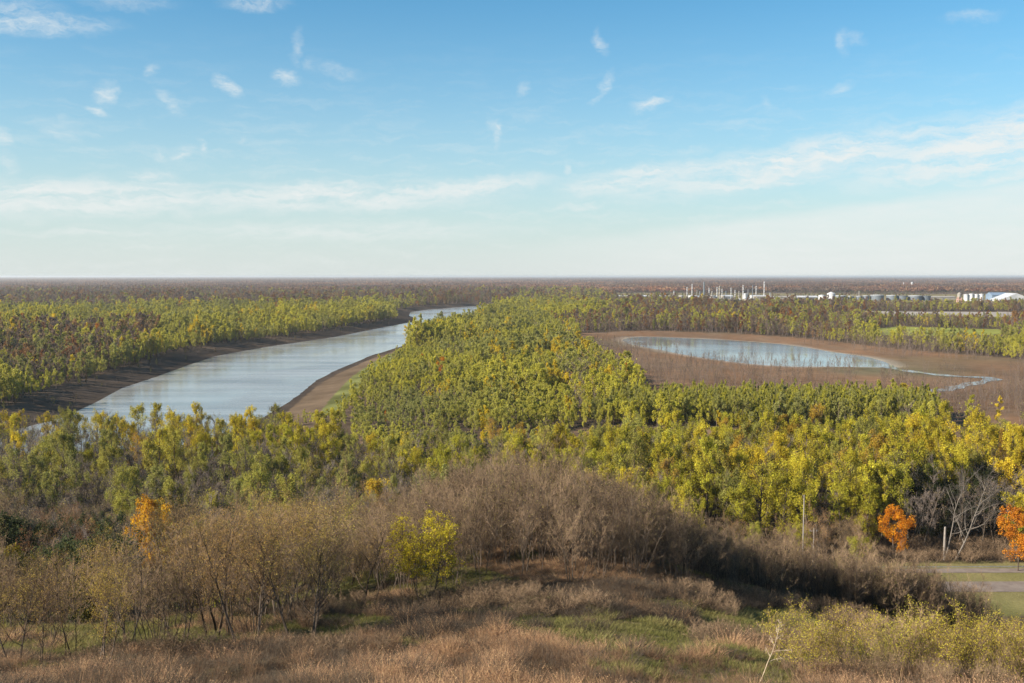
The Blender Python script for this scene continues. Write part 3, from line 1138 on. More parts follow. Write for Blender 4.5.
for (x, y), px in zip(g, gpx):
    u = U()
    greyp = np.interp(px, [-50, 250, 420, 560, 700, 1050], [0.62, 0.5, 0.45, 0.2, 0.16, 0.16])
    w = vnoise(np.array([x]), np.array([y]), 26, 5)[0]
    tint = mixc(YG, YE, np.clip(w * 1.1 - 0.1 + U(-.3, .3), 0, 1))
    if U() < 0.25:
        tint = mixc(tint, OL, 0.7)
    if U() < 0.05:
        tint = mixc(tint, GO, 0.7)
    tint = tuple(np.asarray(tint) * U(0.68, 1.12))
    if px < 430 and y < 262:
        greyp = 0.68
        tint = mixc(tint, OL, 0.6)
    cls = np.interp(px, [-50, 300, 420, 520, 640, 1100], [0.92, 0.88, 0.68, 0.78, 0.95, 1.0]) * (1.03 if y > 232 else 0.95) * (1.12 if U() < 0.18 else 1.0)
    if u < greyp:
        k, v, sc_ = GREYTREE, int(rng.integers(4)), cls * U(0.75, 1.1)
    else:
        k, v, sc_ = COTTON, int(rng.integers(7)), cls * U(0.82, 1.1)
    if n_c < 290:
        n_c += 1
        if k is COTTON:
            if px > 1000:
                lab, gr = 'tall yellow green cottonwood behind the orange red tree by the road', 'cottonwoods behind the orange red tree'
            elif px > 800:
                lab, gr = 'tall yellow green cottonwood in the belt behind the road and orange tree', 'cottonwoods behind the road'
            elif px > 560:
                lab, gr = 'tall clear yellow cottonwood in the belt beyond the bare ridge thicket', 'cottonwoods beyond the ridge thicket'
            elif px > 330:
                lab, gr = 'yellow green cottonwood in the mixed belt below the crown of the ridge', 'cottonwoods below the crown of the ridge'
            else:
                lab, gr = 'yellow cottonwood in the belt between the river and the wooded slope', 'cottonwoods by the river'
            place(k, v, x, y, U(0, 6.28), sc_ * U(0.88, 1.2), tint, 'cottonwood_tree', lab, gr, sz=sc_ * U(0.9, 1.1))
        else:
            if px > 560:
                lab, gr = 'tall bare grey tree among yellow cottonwoods beyond the ridge', 'bare trees among the yellow cottonwoods'
            else:
                lab, gr = 'tall bare grey tree in the belt between slope and river', 'bare trees between slope and river'
            place(k, v, x, y, U(0, 6.28), sc_, mixc(TAN, YG, 0.4), 'tall_bare_tree', lab, gr)
    else:
        belt_rest['c' if k is COTTON else 'g'].append((x, y, v, sc_, *tint))
row_labels([o for o in COL.objects if o.name.startswith('cottonwood_tree')], 'cottonwood in the front row of the yellow belt, %s from the left', 15)
row_labels([o for o in COL.objects if o.name.startswith('tall_bare_tree')], 'tall bare grey tree at the front of the belt, %s from the left', 22)
# undergrowth trees at the foot of the belt
g = grid(20, 125, 203, 213, 4.2)
gpx, _ = pix(g[:, 0], g[:, 1], height(g[:, 0], g[:, 1]))
for (x, y), px in zip(g, gpx):
    if px < 600 or px > 1060 or 870 < px < 1010:
        continue
    u = U()
    if u < 0.4:
        place(SPREAD, int(rng.integers(5)), x, y, U(0, 6.28), U(0.7, 1.0), mixc(TAN, OR, U(0, .5)), 'understory_tree', 'half bare tan tree at the foot of the tall cottonwood belt', 'half bare trees at the foot of the belt')
    elif u < 0.75:
        place(ROUND, int(rng.integers(3)), x, y, U(0, 6.28), U(0.5, 0.8), mixc(OL, YG, U()), 'understory_tree', 'olive green low tree at the foot of the tall cottonwood belt', 'low olive trees at the foot of the belt')
for nm, k in (('c', COTTON), ('g', GREYTREE)):
    b = np.array(belt_rest[nm])
    if len(b):
        n = len(b)
        scatter('cottonwood_wood' if nm == 'c' else 'bare_wood', k.collection(), np.column_stack([b[:, :2], height(b[:, 0], b[:, 1]) - 0.2]), spin(n), np.repeat(b[:, 3:4], 3, 1), b[:, 2].astype(int), b[:, 4:7],
                'tall yellow cottonwoods filling the belt behind the nearest ones' if nm == 'c' else 'bare grey trees filling the belt near the river')
# dark brush in the gap by the road
for px, d in ((925, 222), (940, 228), (968, 226), (985, 232), (950, 238), (1003, 224), (915, 234), (906, 216), (918, 214), (931, 215), (944, 217), (957, 214), (970, 217), (981, 214), (994, 217), (1006, 214), (912, 226), (960, 233), (992, 225), (975, 222), (935, 234)):
    place(GREYTREE, int(rng.integers(4)), at(px, d), d, U(0, 6), U(0.7, 0.95), TAN, 'tall_bare_tree', 'bare dark tree inside the shaded gap behind the pale leaning tree', 'bare trees in the shaded gap')
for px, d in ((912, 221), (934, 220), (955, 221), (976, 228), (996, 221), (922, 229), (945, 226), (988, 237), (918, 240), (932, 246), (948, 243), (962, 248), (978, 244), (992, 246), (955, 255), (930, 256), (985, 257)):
    place(EVERG, int(rng.integers(3)), at(px, d), d, U(0, 6), U(1.3, 1.8), DK * 0.55, 'evergreen_tree', 'dark evergreen at the back of the shaded gap by the road', 'evergreens of the shaded gap')  # evergreen tint darkened to stand for the shade inside the gap

# ---- yellow shrubs at the lower right
shr = [(800, 50, 1.05), (825, 54, 1.0), (848, 51, 1.15), (872, 56, 0.95), (905, 52, 1.15), (930, 55, 1.15), (955, 51, 1.2), (978, 55, 1.1), (1003, 51, 1.1), (1025, 54, 1.1), (890, 61, 1.1), (965, 62, 1.15), (1030, 62, 1.15),
       (885, 48, 0.75), (990, 47, .7), (935, 47, .65), (1045, 50, 1.0)]
for i, (px, d, s_) in enumerate(shr):
    lo = s_ < 0.8
    if px < 880 and not lo:
        lab, gr = 'yellow green leafy shrub at the edge of the dry grass by the dark hollow', 'leafy shrubs at the dark hollow'
    elif not lo:
        lab, gr = 'yellow leafy shrub in the bushy row in front of the road', 'yellow shrubs in front of the road'
    else:
        lab, gr = 'low half bare tan shrub before the row of yellow shrubs', 'low tan shrubs'
    place(SHRUB, 3 if lo else i % 3, at(px, d), d, U(0, 6.28), s_ * U(0.78, 1.08), mixc((0.52, 0.40, 0.05), (0.40, 0.36, 0.07), U()) if not lo else TAN, 'leafy_shrub', lab, gr, 'shrub')

row_labels([o for o in COL.objects if o.name.startswith('leafy_shrub') and 'hollow' in o['label']], 'yellow green leafy shrub at the dark hollow by the dry grass, %s from the left')
row_labels([o for o in COL.objects if o.name.startswith('leafy_shrub') and 'bushy row' in o['label']], 'yellow leafy shrub in the bushy row in front of the road, %s from the left')
row_labels([o for o in COL.objects if o.name.startswith('leafy_shrub') and 'low half' in o['label']], 'low half bare tan shrub before the yellow shrubs, %s from the left')
row_labels([o for o in COL.objects if o.name.startswith('evergreen_tree') and 'ravine' in o['label']], 'dark green evergreen nearest in the shaded ravine, %s from the left', 18)
row_labels([o for o in COL.objects if o.name.startswith('understory_tree')], 'low tree at the foot of the cottonwood belt, %s from the left')
# ------------------------------------------------------------------ mid and far woods
def wood_variants(name, specs, twig=TWIG_FAR):
    c = bpy.data.collections.new(name)
    for i, f in enumerate(specs):
        tq, cq = f()
        q = Q()
        q += tq
        q += cq
        c.objects.link(bpy.data.objects.new('%s_%02d' % (name, i), q.mesh(name, [twig, LEAF_I])))
    return c


MID = wood_variants('mid_wood_variant', [
    (lambda s=s, h=h, w=w, b=b, sp=sp: leafy(900 + s, h, w, b, 10, 66, 30, 0.42, 1.5, sparse=sp, tall=1.9, rt=0.14, mottle=0.055, full=1.3))
    for s, h, w, b, sp in ((1, 17, 2.6, .16, 0), (2, 19, 2.2, .18, 0), (3, 14, 3.4, .12, 0), (4, 18, 2.6, .2, .3), (5, 13, 2.6, .1, 0), (6, 17, 3.3, .16, .2))] + [
    (lambda s=s, h=h: bare(950 + s, h, 5.0, 2, 8, 5, 25, 0.6, 0.12, 0.045, 1, 0.2, upw=0.9)) for s, h in ((1, 14), (2, 13), (3, 15))])
N_LEAF, N_BARE = 6, 3

def flat_pos(pts):
    return np.column_stack([pts, height(pts[:, 0], pts[:, 1]) - 0.2])


def in_view(x, y, m=60):
    px = 512 + FPX * x / np.maximum(y, 1)
    return (px > -m) & (px < 1024 + m)


def wood_points(y0, y1, step):
    xm = y1 * 0.62
    g = grid(-xm, xm, y0, y1, step)
    g = g[in_view(g[:, 0], g[:, 1])]
    x, y = g[:, 0], g[:, 1]
    s = sdf(RIVER, x, y)
    left = edge_dist(LEFT_BANK, x, y, False) < edge_dist(RIGHT_BANK, x, y, False)
    ok = s > np.where(left, 27, np.where(y < 1000, 20, np.interp(y, [1000, 1250], [12, 48])))
    for poly in (FLAT, GAP, BAR, FIELD, REFINERY, YARD, BEFORE_PLANT, BEFORE_YARD, BEFORE_FIELD):
        ok &= ~inside(poly, x, y)
    pxl = 512 + FPX * x / y
    # the near belt is built by itself
    ok &= ~((y < np.interp(pxl, [345, 560, 600, 700, 1100], [322, 318, 320, 330, 325])) & (pxl > 345))
    ok &= ~((y < 400) & (pxl <= 352) & ~left)
    ok &= ~(inside(PLANT, x, y))
    ok &= ~((y < 335) & (pxl <= 330))
    return g[ok]


allp, alls, allv, allt = [], [], [], []
for y0, y1, step, sc0 in ((325, 800, 4.9, 0.95), (800, 1500, 6.0, 1.08), (1500, 2500, 8.5, 1.35), (2500, 3600, 13, 1.7)):
    g = wood_points(y0, y1, step)
    x, y = g[:, 0], g[:, 1]
    n = len(g)
    s = sdf(RIVER, x, y)
    left = (edge_dist(LEFT_BANK, x, y, False) < edge_dist(RIGHT_BANK, x, y, False))
    w1 = vnoise(x, y, 45, 1)
    w2 = vnoise(x, y, 160, 2)
    u = rng.uniform(size=n)
    pxl = 512 + FPX * x / y
    pyl = 276 + FPX * 60 / y
    pxe = pxl + (vnoise(x, y, 120, 71) - 0.5) * 110 + (vnoise(x, y, 40, 72) - 0.5) * 50 + rng.normal(size=n) * 12
    t = np.clip(vnoise(x, y, 38, 44) * 1.3 - 0.2 + (u - 0.5) * 0.35, 0, 1)[:, None]
    lime = np.array((0.425, 0.385, 0.05))
    tint = lime * 0.95 * (1 - t) + OL * 0.9 * t
    warm = (vnoise(x, y, 30, 7) > 0.74) & (rng.uniform(size=n) < 0.4)
    tint[warm] = YE * 0.75
    # species zones
    bare_p = np.full(n, 0.07)
    brown = np.zeros(n)
    brown = np.where(inside(BROWN_L, x, y), 0.72, brown)
    beyond = np.clip((y + (vnoise(x, y, 150, 73) - 0.5) * 180 - np.interp(pxe, [0, 350, 480, 560, 700, 1024], [1380, 1650, 2000, 1900, 1150, 1000])) / 250, 0, 1)
    brown = np.maximum(brown, beyond * np.where(pxe > 520, 0.66, 0.97))
    lake_n = (pxe > 585) & (y > 930) & (y < 2300)
    brown = np.where(lake_n, np.maximum(brown, 0.66 + 0.3 * w2), brown)
    hit = rng.uniform(size=n) < brown
    cols = np.array([RU * 0.75, TAN * 0.62, (0.17, 0.12, 0.09), OL * 0.7, (0.25, 0.145, 0.06), (0.14, 0.105, 0.085)])
    pickc = cols[rng.integers(0, 6, n)]
    tint = np.where(hit[:, None], pickc, tint)
    bare_p = np.where(hit, 0.5, bare_p)
    edge_l = (sdf(FLAT, x, y) < 40)
    bare_p = np.where(edge_l & (pxl > 560), 0.55, bare_p)
    tint = tint * rng.uniform(1.1, 1.32, (n, 1))
    oneo = rng.uniform(size=n) < 0.004
    tint[oneo] = OR * 0.7
    isb = rng.uniform(size=n) < bare_p
    var = np.where(isb, N_LEAF + rng.integers(0, N_BARE, n), rng.integers(0, N_LEAF, n))
    hh = sc0 * np.where(left, rng.uniform(0.62, 1.3, n), rng.uniform(0.72, 1.15, n)) * (0.85 + 0.3 * w2)
    st1 = vnoise(x, y, 34, 41)
    st2 = vnoise(x, y, 14, 42)
    st3 = vnoise(x, y, 80, 43)
    hh *= np.interp(st1 * 0.5 + st2 * 0.25 + st3 * 0.25, [0.25, 0.42, 0.55, 0.75], [0.6, 0.86, 1.05, 1.25])
    hh = np.where((st2 < 0.24) & (rng.uniform(size=n) < 0.7), hh * 0.35, hh)
    if y0 < 500:
        hh *= np.interp(edge_dist(BAR, x, y), [10, 90], [0.58, 1.0])
        hh = np.where(y < 372, hh * np.interp(y, [320, 372], [0.85, 0.5]), hh)
        hh = np.where((y >= 372) & (y < 420), hh * 0.8, hh)
    hh = np.where((s < 45) & left, hh * 0.9, hh)
    allp.append(flat_pos(g))
    alls.append(np.stack([np.maximum(hh, 0.55) * rng.uniform(1.0, 1.55, n) * (1.0 if sc0 < 1.2 else 1.15), hh * 1.1, hh if sc0 < 1.2 else hh / sc0 * 1.15], 1))
    allv.append(var)
    allt.append(tint)
# the planted block of willows by the lake
g = grid(20, 190, 385, 470, 2.5)
g = g[inside(PLANT, g[:, 0], g[:, 1])]
n = len(g)
allp.append(flat_pos(g))
hh = rng.uniform(0.62, 0.86, n)
alls.append(np.stack([hh * 0.85, hh * 0.85, hh], 1))
allv.append(rng.integers(0, 5, n))
tt = rng.uniform(size=(n, 1))
allt.append((YG * 0.95 * (1 - tt) + OL * tt) * rng.uniform(0.85, 1.2, (n, 1)))
W = [np.concatenate(a) for a in (allp, alls, allv, allt)]
print('mid wood', len(W[0]))
scatter('lowland_forest', MID, W[0], spin(len(W[0])), W[1], W[2], W[3], 'olive yellow lowland forest along the river and round the lake')

# trees scattered between the tanks and halls of the plant
gq = grid(300, 2000, 2480, 3650, 26)
xq, yq = gq[:, 0], gq[:, 1]
gq = gq[(inside(REFINERY, xq, yq) | inside(BEFORE_PLANT, xq, yq)) & (rng.uniform(size=len(gq)) < np.where(yq > 2950, 0.75, 0.4)) & (vnoise(xq, yq, 120, 61) > 0.34) & ((yq > 2800) | (vnoise(xq, yq, 60, 62) > 0.5))]
nq = len(gq)
sq_ = rng.uniform(0.35, 0.8, nq)
cq_ = np.array([RU * 0.7, OL * 0.7, TAN * 0.55, OL * 0.55])[rng.integers(0, 4, nq)]
scatter('plant_scrub', MID, flat_pos(gq), spin(nq), np.stack([sq_ * 2.0, sq_ * 2.0, sq_ * 0.8], 1), rng.integers(0, N_LEAF, nq), cq_, 'low trees scattered about the tanks and sheds of the far plant')

# bare stems standing on the mudflat
g1 = grid(60, 560, 400, 900, 5.0)
x, y = g1[:, 0], g1[:, 1]
pxl = 512 + FPX * x / y
f = sdf(FLAT, x, y)
lk = sdf(LAKE, x, y)
edge_dens = np.clip(1 + f / 90, 0, 1) * (y < 900) + 0.9 * ((pxl > 880) & (y < 620)) + 0.6 * ((pxl < 860) & (y < 690)) + 0.8 * (pxl < 640)
keep = (f < 0) & (lk > 14) & (edge_dist(STREAM, x, y, False) > 9) & (rng.uniform(size=len(g1)) < edge_dens * (0.08 + 0.92 * (vnoise(x, y, 30, 3) > 0.48))) & in_view(x, y)
g1 = g1[keep]
n = len(g1)
print('stems', n)
gs = grid(-420, 20, 380, 1300, 6.0)
ss = sdf(RIVER, gs[:, 0], gs[:, 1])
gs = gs[(ss > 6) & (ss < 34) & (edge_dist(LEFT_BANK, gs[:, 0], gs[:, 1], False) < 40) & (rng.uniform(size=len(gs)) < np.where(ss > 18, 0.55, 0.16)) & (vnoise(gs[:, 0], gs[:, 1], 18, 4) > 0.42)]
ns = len(gs)
hs_ = rng.uniform(0.16, 0.42, ns)
scatter('shore_scrub', MID, flat_pos(gs), spin(ns), np.stack([hs_ * 1.2, hs_ * 1.2, hs_ * 0.9], 1), np.where(rng.uniform(size=ns) < 0.5, N_LEAF + rng.integers(0, N_BARE, ns), rng.integers(0, N_LEAF, ns)),
        np.where(rng.uniform(size=(ns, 1)) < 0.5, TAN * 0.4, OL * 0.6), 'low brown scrub on the dark far river bank')
hh = rng.uniform(0.35, 0.85, n)
scatter('bare_stems', MID, flat_pos(g1), spin(n), np.stack([hh * 0.7, hh * 0.7, hh], 1), N_LEAF + rng.integers(0, N_BARE, n),
        np.tile(TAN * 0.6, (n, 1)), 'grey bare stems standing on the brown mudflat')


# far forest: blocks of crowns out to the horizon
def far_patch(seed):
    r = np.random.default_rng(seed)
    q = Q()
    for i in range(95):
        cx, cy = r.uniform(-62, 62, 2)
        h = r.uniform(12, 20)
        wd = r.uniform(4, 7)
        n = 16
        d = r.normal(size=(n, 3))
        d /= np.linalg.norm(d, axis=1)[:, None]
        pos = np.array((cx, cy, h * 0.62)) + d * np.array((wd, wd, h * 0.36)) * r.uniform(0.5, 1, (n, 1))
        q.leaves(pos, 5.2, np.clip(r.normal(0.5, 0.22) + r.normal(size=n) * 0.1, 0, 1), 1, r, 0.9)
    return q


FARC = bpy.data.collections.new('far_forest_variants')
for i in range(4):
    FARC.objects.link(bpy.data.objects.new('far_forest_variant_%d' % i, far_patch(50 + i).mesh('far_forest', [TWIG_FAR, LEAF_I])))
fp, fs, ft = [], [], []
for y0, y1, step, k in ((3300, 7000, 105, 1.0), (7000, 14000, 190, 1.9), (14000, 36000, 420, 4.2)):
    g = grid(-y1 * 0.6, y1 * 0.6, y0, y1, step)
    g = g[in_view(g[:, 0], g[:, 1], 40)]
    g = g[~inside(grow(REFINERY, 60) if False else REFINERY, g[:, 0], g[:, 1])]
    n = len(g)
    w = vnoise(g[:, 0], g[:, 1] * 0.5, 500, 4)[:, None]
    u = rng.uniform(size=(n, 1))
    c = np.array((0.27, 0.13, 0.072)) * (1 - u) + np.array((0.125, 0.095, 0.072)) * u
    c = c * (0.75 + 0.5 * w)
    fp.append(np.column_stack([g, np.full(n, -0.5)]))
    hz = rng.uniform(0.85, 1.2, n)
    fs.append(np.stack([np.full(n, k), np.full(n, k), hz], 1))
    ft.append(c)
fp, fs, ft = np.concatenate(fp), np.concatenate(fs), np.concatenate(ft)
print('far', len(fp))
scatter('far_forest', FARC, fp, spin(len(fp)), fs, rng.integers(0, 4, len(fp)), ft, 'brown purple bare forest stretching to the horizon')

# ------------------------------------------------------------------ dry weeds and grass of the near hillside
def tussock(seed, n, h, lean, w, heads=0, spread=0.35):
    r = np.random.default_rng(seed)
    q = Q()
    a = r.uniform(0, 6.28, n)
    rad = spread * np.sqrt(r.uniform(size=n))
    p0 = np.stack([np.cos(a) * rad, np.sin(a) * rad, np.full(n, -0.03)], 1)
    d = np.stack([np.cos(a) * lean, np.sin(a) * lean, np.ones(n)], 1) + r.normal(size=(n, 3)) * 0.22
    ln = h * r.uniform(0.45, 1.1, (n, 1))
    p1 = p0 + d * ln * 0.55
    p2 = p1 + (d + np.stack([np.cos(a), np.sin(a), np.zeros(n)], 1) * lean * 1.2) * ln * 0.42
    sd = np.cross(d, r.normal(size=(n, 3)))
    sd /= np.linalg.norm(sd, axis=1)[:, None]
    v = np.clip(r.normal(0.5, 0.2, n), 0, 1)
    q.add(np.stack([p0 - sd * w, p0 + sd * w, p1 + sd * w * .8, p1 - sd * w * .8], 1), 1, v)
    q.add(np.stack([p1 - sd * w * .8, p1 + sd * w * .8, p2 + sd * w * .25, p2 - sd * w * .25], 1), 1, v)
    if heads:
        k = r.integers(0, n, heads)
        q.leaves(p2[k] + r.normal(size=(heads, 3)) * 0.05, 0.04, np.clip(r.normal(0.5, 0.15, heads), 0, 1), 1, r)
    return q


WEED = bpy.data.collections.new('weed_variants')
for i, (n, h, l, w, hd, sp) in enumerate(((95, 0.60, 0.5, 0.009, 160, .5), (85, 0.50, 0.7, 0.010, 90, .55), (75, 0.85, 0.3, 0.008, 260, .4), (80, 0.28, 0.7, 0.012, 0, .5), (80, 0.20, 0.6, 0.012, 0, .5))):
    WEED.objects.link(bpy.data.objects.new('weed_variant_%d' % i, tussock(60 + i, n, h, l, w, hd, sp).mesh('weed', [TWIG, LEAF_I])))
g = grid(-75, 75, 36, 118, 0.5)
z = height(g[:, 0], g[:, 1])
px, py = pix(g[:, 0], g[:, 1], z)
vis = (px > -40) & (px < 1070) & (py < 720)
g, z, px, py = g[vis], z[vis], px[vis], py[vis]
x, y = g[:, 0], g[:, 1]
n = len(g)
m1 = vnoise(x, y, 5.5, 1)
m3 = vnoise(x, y, 2.3, 21) * 0.6 + vnoise(x, y, 5.1, 22) * 0.4
m2 = vnoise(x, y, 13, 8) * 0.6 + vnoise(x, y, 4.2, 5) * 0.4
u = rng.uniform(size=n)
front = np.interp(x, EDGE[:, 0], EDGE[:, 1])
tall = (y < front - 3) & (px > 200) | (y < 62)
green = (m2 > 0.50) & (y > 57) & (m3 < 0.62) | (y > 80) & (m2 > 0.46) | (np.hypot((x - 19) / 1.5, (y - 60)) < 4.5) & (m1 > 0.4)
green |= (px > 585) & (px < 800) & (y < 72) & (m1 * 0.5 + m3 * 0.5 + rng.normal(size=n) * 0.14 > 0.53)
green |= (px < 280) & (y > 63) & (m1 > 0.52)
dark = (y > 62) & (y < front) & (px > 380)  # slope lying in shade; its weeds are coloured greyer and darker for that
var = np.where(green, np.where(u < 0.55, 3, 4), np.where(tall, rng.integers(0, 3, n), np.where(u < 0.6, 1, 3)))
straw1, straw2, grey = np.array((0.50, 0.31, 0.175)), np.array((0.16, 0.10, 0.062)), np.array((0.15, 0.115, 0.085))
k = np.clip(m3 * 2.6 - 0.85 + rng.normal(size=n) * 0.15, 0, 1)[:, None]
c = straw1 * k + straw2 * (1 - k)
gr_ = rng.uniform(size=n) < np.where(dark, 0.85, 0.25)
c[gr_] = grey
lowleft = (px < 330 + 60 * m1) & (rng.uniform(size=n) < 0.5)
c[lowleft] = np.array((0.155, 0.115, 0.08))
c[dark] *= 0.72  # shade of the slope put into the weed colour
gc = np.array((0.15, 0.145, 0.045)) * (1 - k) + np.array((0.25, 0.215, 0.085)) * k
c = np.where(green[:, None], gc, c)
sz = rng.uniform(0.7, 1.3, n) * (0.42 + 1.05 * m3 ** 1.6)
keep = rng.uniform(size=n) < np.where(green, 0.95, np.clip(0.4 + m1, 0, 1))
g, z, sz, var, c = g[keep], z[keep], sz[keep], var[keep], c[keep]
print('weeds', len(g))
scatter('dry_grass', WEED, np.column_stack([g, z]), spin(len(g)), np.stack([sz, sz, sz], 1), var, c, 'russet dry weeds and short green grass on the near hillside')

# low dark brush in the hollow and along the foot of the thicket
BRUSH = bpy.data.collections.new('brush_variants')
for i in range(3):
    tq, cq = bare(870 + i, 1.3, 1.3, 6, 6, 6, 120, 0.07, 0.014, 0.007, 2, 0.5)
    q = Q()
    q += tq
    q += cq
    BRUSH.objects.link(bpy.data.objects.new('brush_variant_%d' % i, q.mesh('brush', [TWIG, LEAF_I])))
g = grid(-70, 60, 58, 112, 1.35)
z = height(g[:, 0], g[:, 1])
px, py = pix(g[:, 0], g[:, 1], z)
front = np.interp(g[:, 0], EDGE[:, 0], EDGE[:, 1])
w = vnoise(g[:, 0], g[:, 1], 7, 12)
hol = (px > 690) & (px < 1000) & (g[:, 1] > 62) & (g[:, 1] < front + 2)
foot = (np.abs(g[:, 1] - (front - 9)) < 9) & (px > 300) & (w > 0.47)
lft = (px > 60) & (px < 420) & (g[:, 1] > 58) & (g[:, 1] < 66) & (w > 0.42)
keep = (hol & (w > 0.38)) | foot | lft
g, z = g[keep], z[keep]
g2 = grid(35, 122, 204.5, 226, 1.7)
g2 = g2[rng.uniform(size=len(g2)) < 0.8]
g = np.vstack([g, g2])
z = np.concatenate([z, height(g2[:, 0], g2[:, 1])])
n = len(g)
print('brush', n)
sz = rng.uniform(0.6, 1.25, n) * np.where(g[:, 1] > 200, 1.7, 1.0)
scatter('brush', BRUSH, np.column_stack([g, z - 0.05]), spin(n), np.stack([sz, sz, sz], 1), rng.integers(0, 3, n), np.tile((0.17, 0.125, 0.07), (n, 1)) * rng.uniform(0.7, 1.4, (n, 1)) * np.where(g[:, 1:2] > 200, 0.5, 1.0),  # brush beyond the road tinted darker, as if in the gap's shade
        'low brown brush in the hollow and along the thicket foot')

# tall dead weed leaning over the dry grass
def dead_weed():
    q = Q()
    r = np.random.default_rng(5)
    s = wander((0, 0, -0.1), (0.42, 0, 1), 3.4, 7, r, 0.05, 0.04)
    q.tube(s, np.linspace(0.026, 0.008, 8), 5)
    b = Q()
    for t, dx, dz, l in ((3, 0.9, 0.35, 0.7), (3.6, -0.5, 0.9, 0.5), (4.2, 1, 0.25, 0.9), (4.8, -0.5, 0.8, 0.5), (5.4, 0.7, 0.6, 0.45), (6, -0.4, 0.9, 0.4), (6.5, 0.6, 0.7, 0.35)):
        a = int(t)
        p = s[a] + (s[a + 1] - s[a]) * (t - a)
        bp = wander(p, (dx, r.normal() * 0.4, dz), l, 3, r, 0.15)
        b.tube(bp, np.linspace(0.011, 0.006, 4), 4)
        b.sticks(np.repeat(bp[1:], 3, 0), np.repeat(bp[1:], 3, 0) + r.normal(size=(9, 3)) * 0.10, 0.006, 0.004)
    for i in range(40):
        p = s[-1] + r.normal(size=3) * (0.05, 0.05, 0.15)
        b.sticks([p], [p + r.normal(size=3) * 0.05], 0.012, 0.006)
    return q, b


sq, bq = dead_weed()
STRAWM = plain_material('dry_stalk', (0.34, 0.26, 0.17), (0.5, 0.40, 0.28), 4.0)
xw = at(757, 47)
e = bpy.data.objects.new('dead_weed', None)
COL.objects.link(e)
e.location = (xw, 47, float(height(np.array([xw]), np.array([47.0]))[0]))
tag(e, 'tall dead pale weed stalk leaning over the dry grass', 'weed')
link('stalk', sq.mesh('stalk', [STRAWM]), e)
link('seed_head', bq.mesh('seed_head', [STRAWM]), e)

# ------------------------------------------------------------------ poles by the road
WOOD = plain_material('weathered_pole', (0.17, 0.15, 0.13), (0.25, 0.225, 0.20), 1.2)
IRON = plain_material('dull_iron', (0.10, 0.10, 0.10), (0.17, 0.17, 0.17), 2.0)


def pole(px, d, h, r, label, arm=True):
    x = at(px, d)
    z = float(height(np.array([x]), np.array([d * 1.0]))[0])
    e = bpy.data.objects.new('utility_pole', None)
    COL.objects.link(e)
    e.location = (x, d, z)
    tag(e, label, 'pole')
    q = Q()
    q.tube([(0, 0, -0.5), (0, 0, h * 0.5), (0.05, 0, h)], [r, r * 0.9, r * 0.75], 8)
    link('post', q.mesh('post', [WOOD]), e)
    if arm:
        q = Q()
        q.box(0, 0.16, h - 0.7, 1.6, 0.1, 0.12)
        link('crossarm', q.mesh('crossarm', [WOOD]), e)
        for sx in (-0.7, 0.7):
            q = Q()
            q.tube([(sx, 0.16, h - 0.58), (sx, 0.16, h - 0.46), (sx, 0.16, h - 0.38)], [0.05, 0.06, 0.03], 6)
            link('insulator', q.mesh('insulator', [IRON]), e)
    return x, d, z + h


pole(802, 182, 19.0, 0.13, 'tall slim grey utility pole rising from the ridge thicket', False)
pole(813, 201, 8.0, 0.12, 'short grey utility pole just beyond the tall slim pole')
pole(944, 206, 7.0, 0.26, 'stout weathered post on the verge by the pale leaning tree', False)

# guard rail along the lane
gr_e = bpy.data.objects.new('guard_rail', None)
COL.objects.link(gr_e)
gr_e.location = (100, road_mid(100) + 13, 0)
tag(gr_e, 'grey steel guard rail along the far side of the lane', 'guard rail')
STEEL = plain_material('galvanised_steel', (0.14, 0.14, 0.14), (0.22, 0.22, 0.22), 1.0, 0.6)
q = Q()
q.box(0, 0, 0.45, 60, 0.06, 0.14, rz=0.02)
q.box(0, 0, 0.63, 60, 0.05, 0.10, rz=0.02)
link('rail', q.mesh('rail', [STEEL]), gr_e)
for i in range(16):
    q = Q()
    q.box(-29 + i * 3.87, 0.12 + (-29 + i * 3.87) * 0.02, -0.3, 0.14, 0.14, 1.0)
    link('post', q.mesh('post', [WOOD]), gr_e)

# ------------------------------------------------------------------ refinery on the far plain
WHITE = plain_material('white_paint', (0.34, 0.35, 0.36), (0.52, 0.52, 0.52), 0.06, 0.6)
CREAM = plain_material('cream_paint', (0.20, 0.18, 0.15), (0.29, 0.26, 0.215), 0.06, 0.7)
TANKG = plain_material('grey_tank_paint', (0.07, 0.085, 0.10), (0.13, 0.15, 0.17), 0.02, 0.7)
BLUE = plain_material('blue_grey_steel', (0.12, 0.17, 0.24), (0.17, 0.23, 0.31), 0.02, 0.6)
PINK = plain_material('red_white_steel', (0.45, 0.25, 0.2), (0.55, 0.34, 0.28), 0.05, 0.7)


def cyl(q, r, z0, z1, n=28, cone=0.0, mat=0, x=0, y=0):
    a = np.arange(n + 1) / n * 2 * math.pi
    c = np.stack([x + np.cos(a) * r, y + np.sin(a) * r], 1)
    lo = np.column_stack([c, np.full(n + 1, z0)])
    hi = np.column_stack([c, np.full(n + 1, z1)])
    q.add(np.stack([lo[:-1], lo[1:], hi[1:], hi[:-1]], 1), mat)
    return c


def cap(q, c, z, rise, x=0, y=0, mat=0):
    top = np.array((x, y, z + rise))
    hi = np.column_stack([c, np.full(len(c), z)])
    mid = (hi[:-1] + hi[1:]) / 2
    q.add(np.stack([hi[:-1], mid, hi[1:], np.broadcast_to(top, hi[1:].shape)], 1), mat)


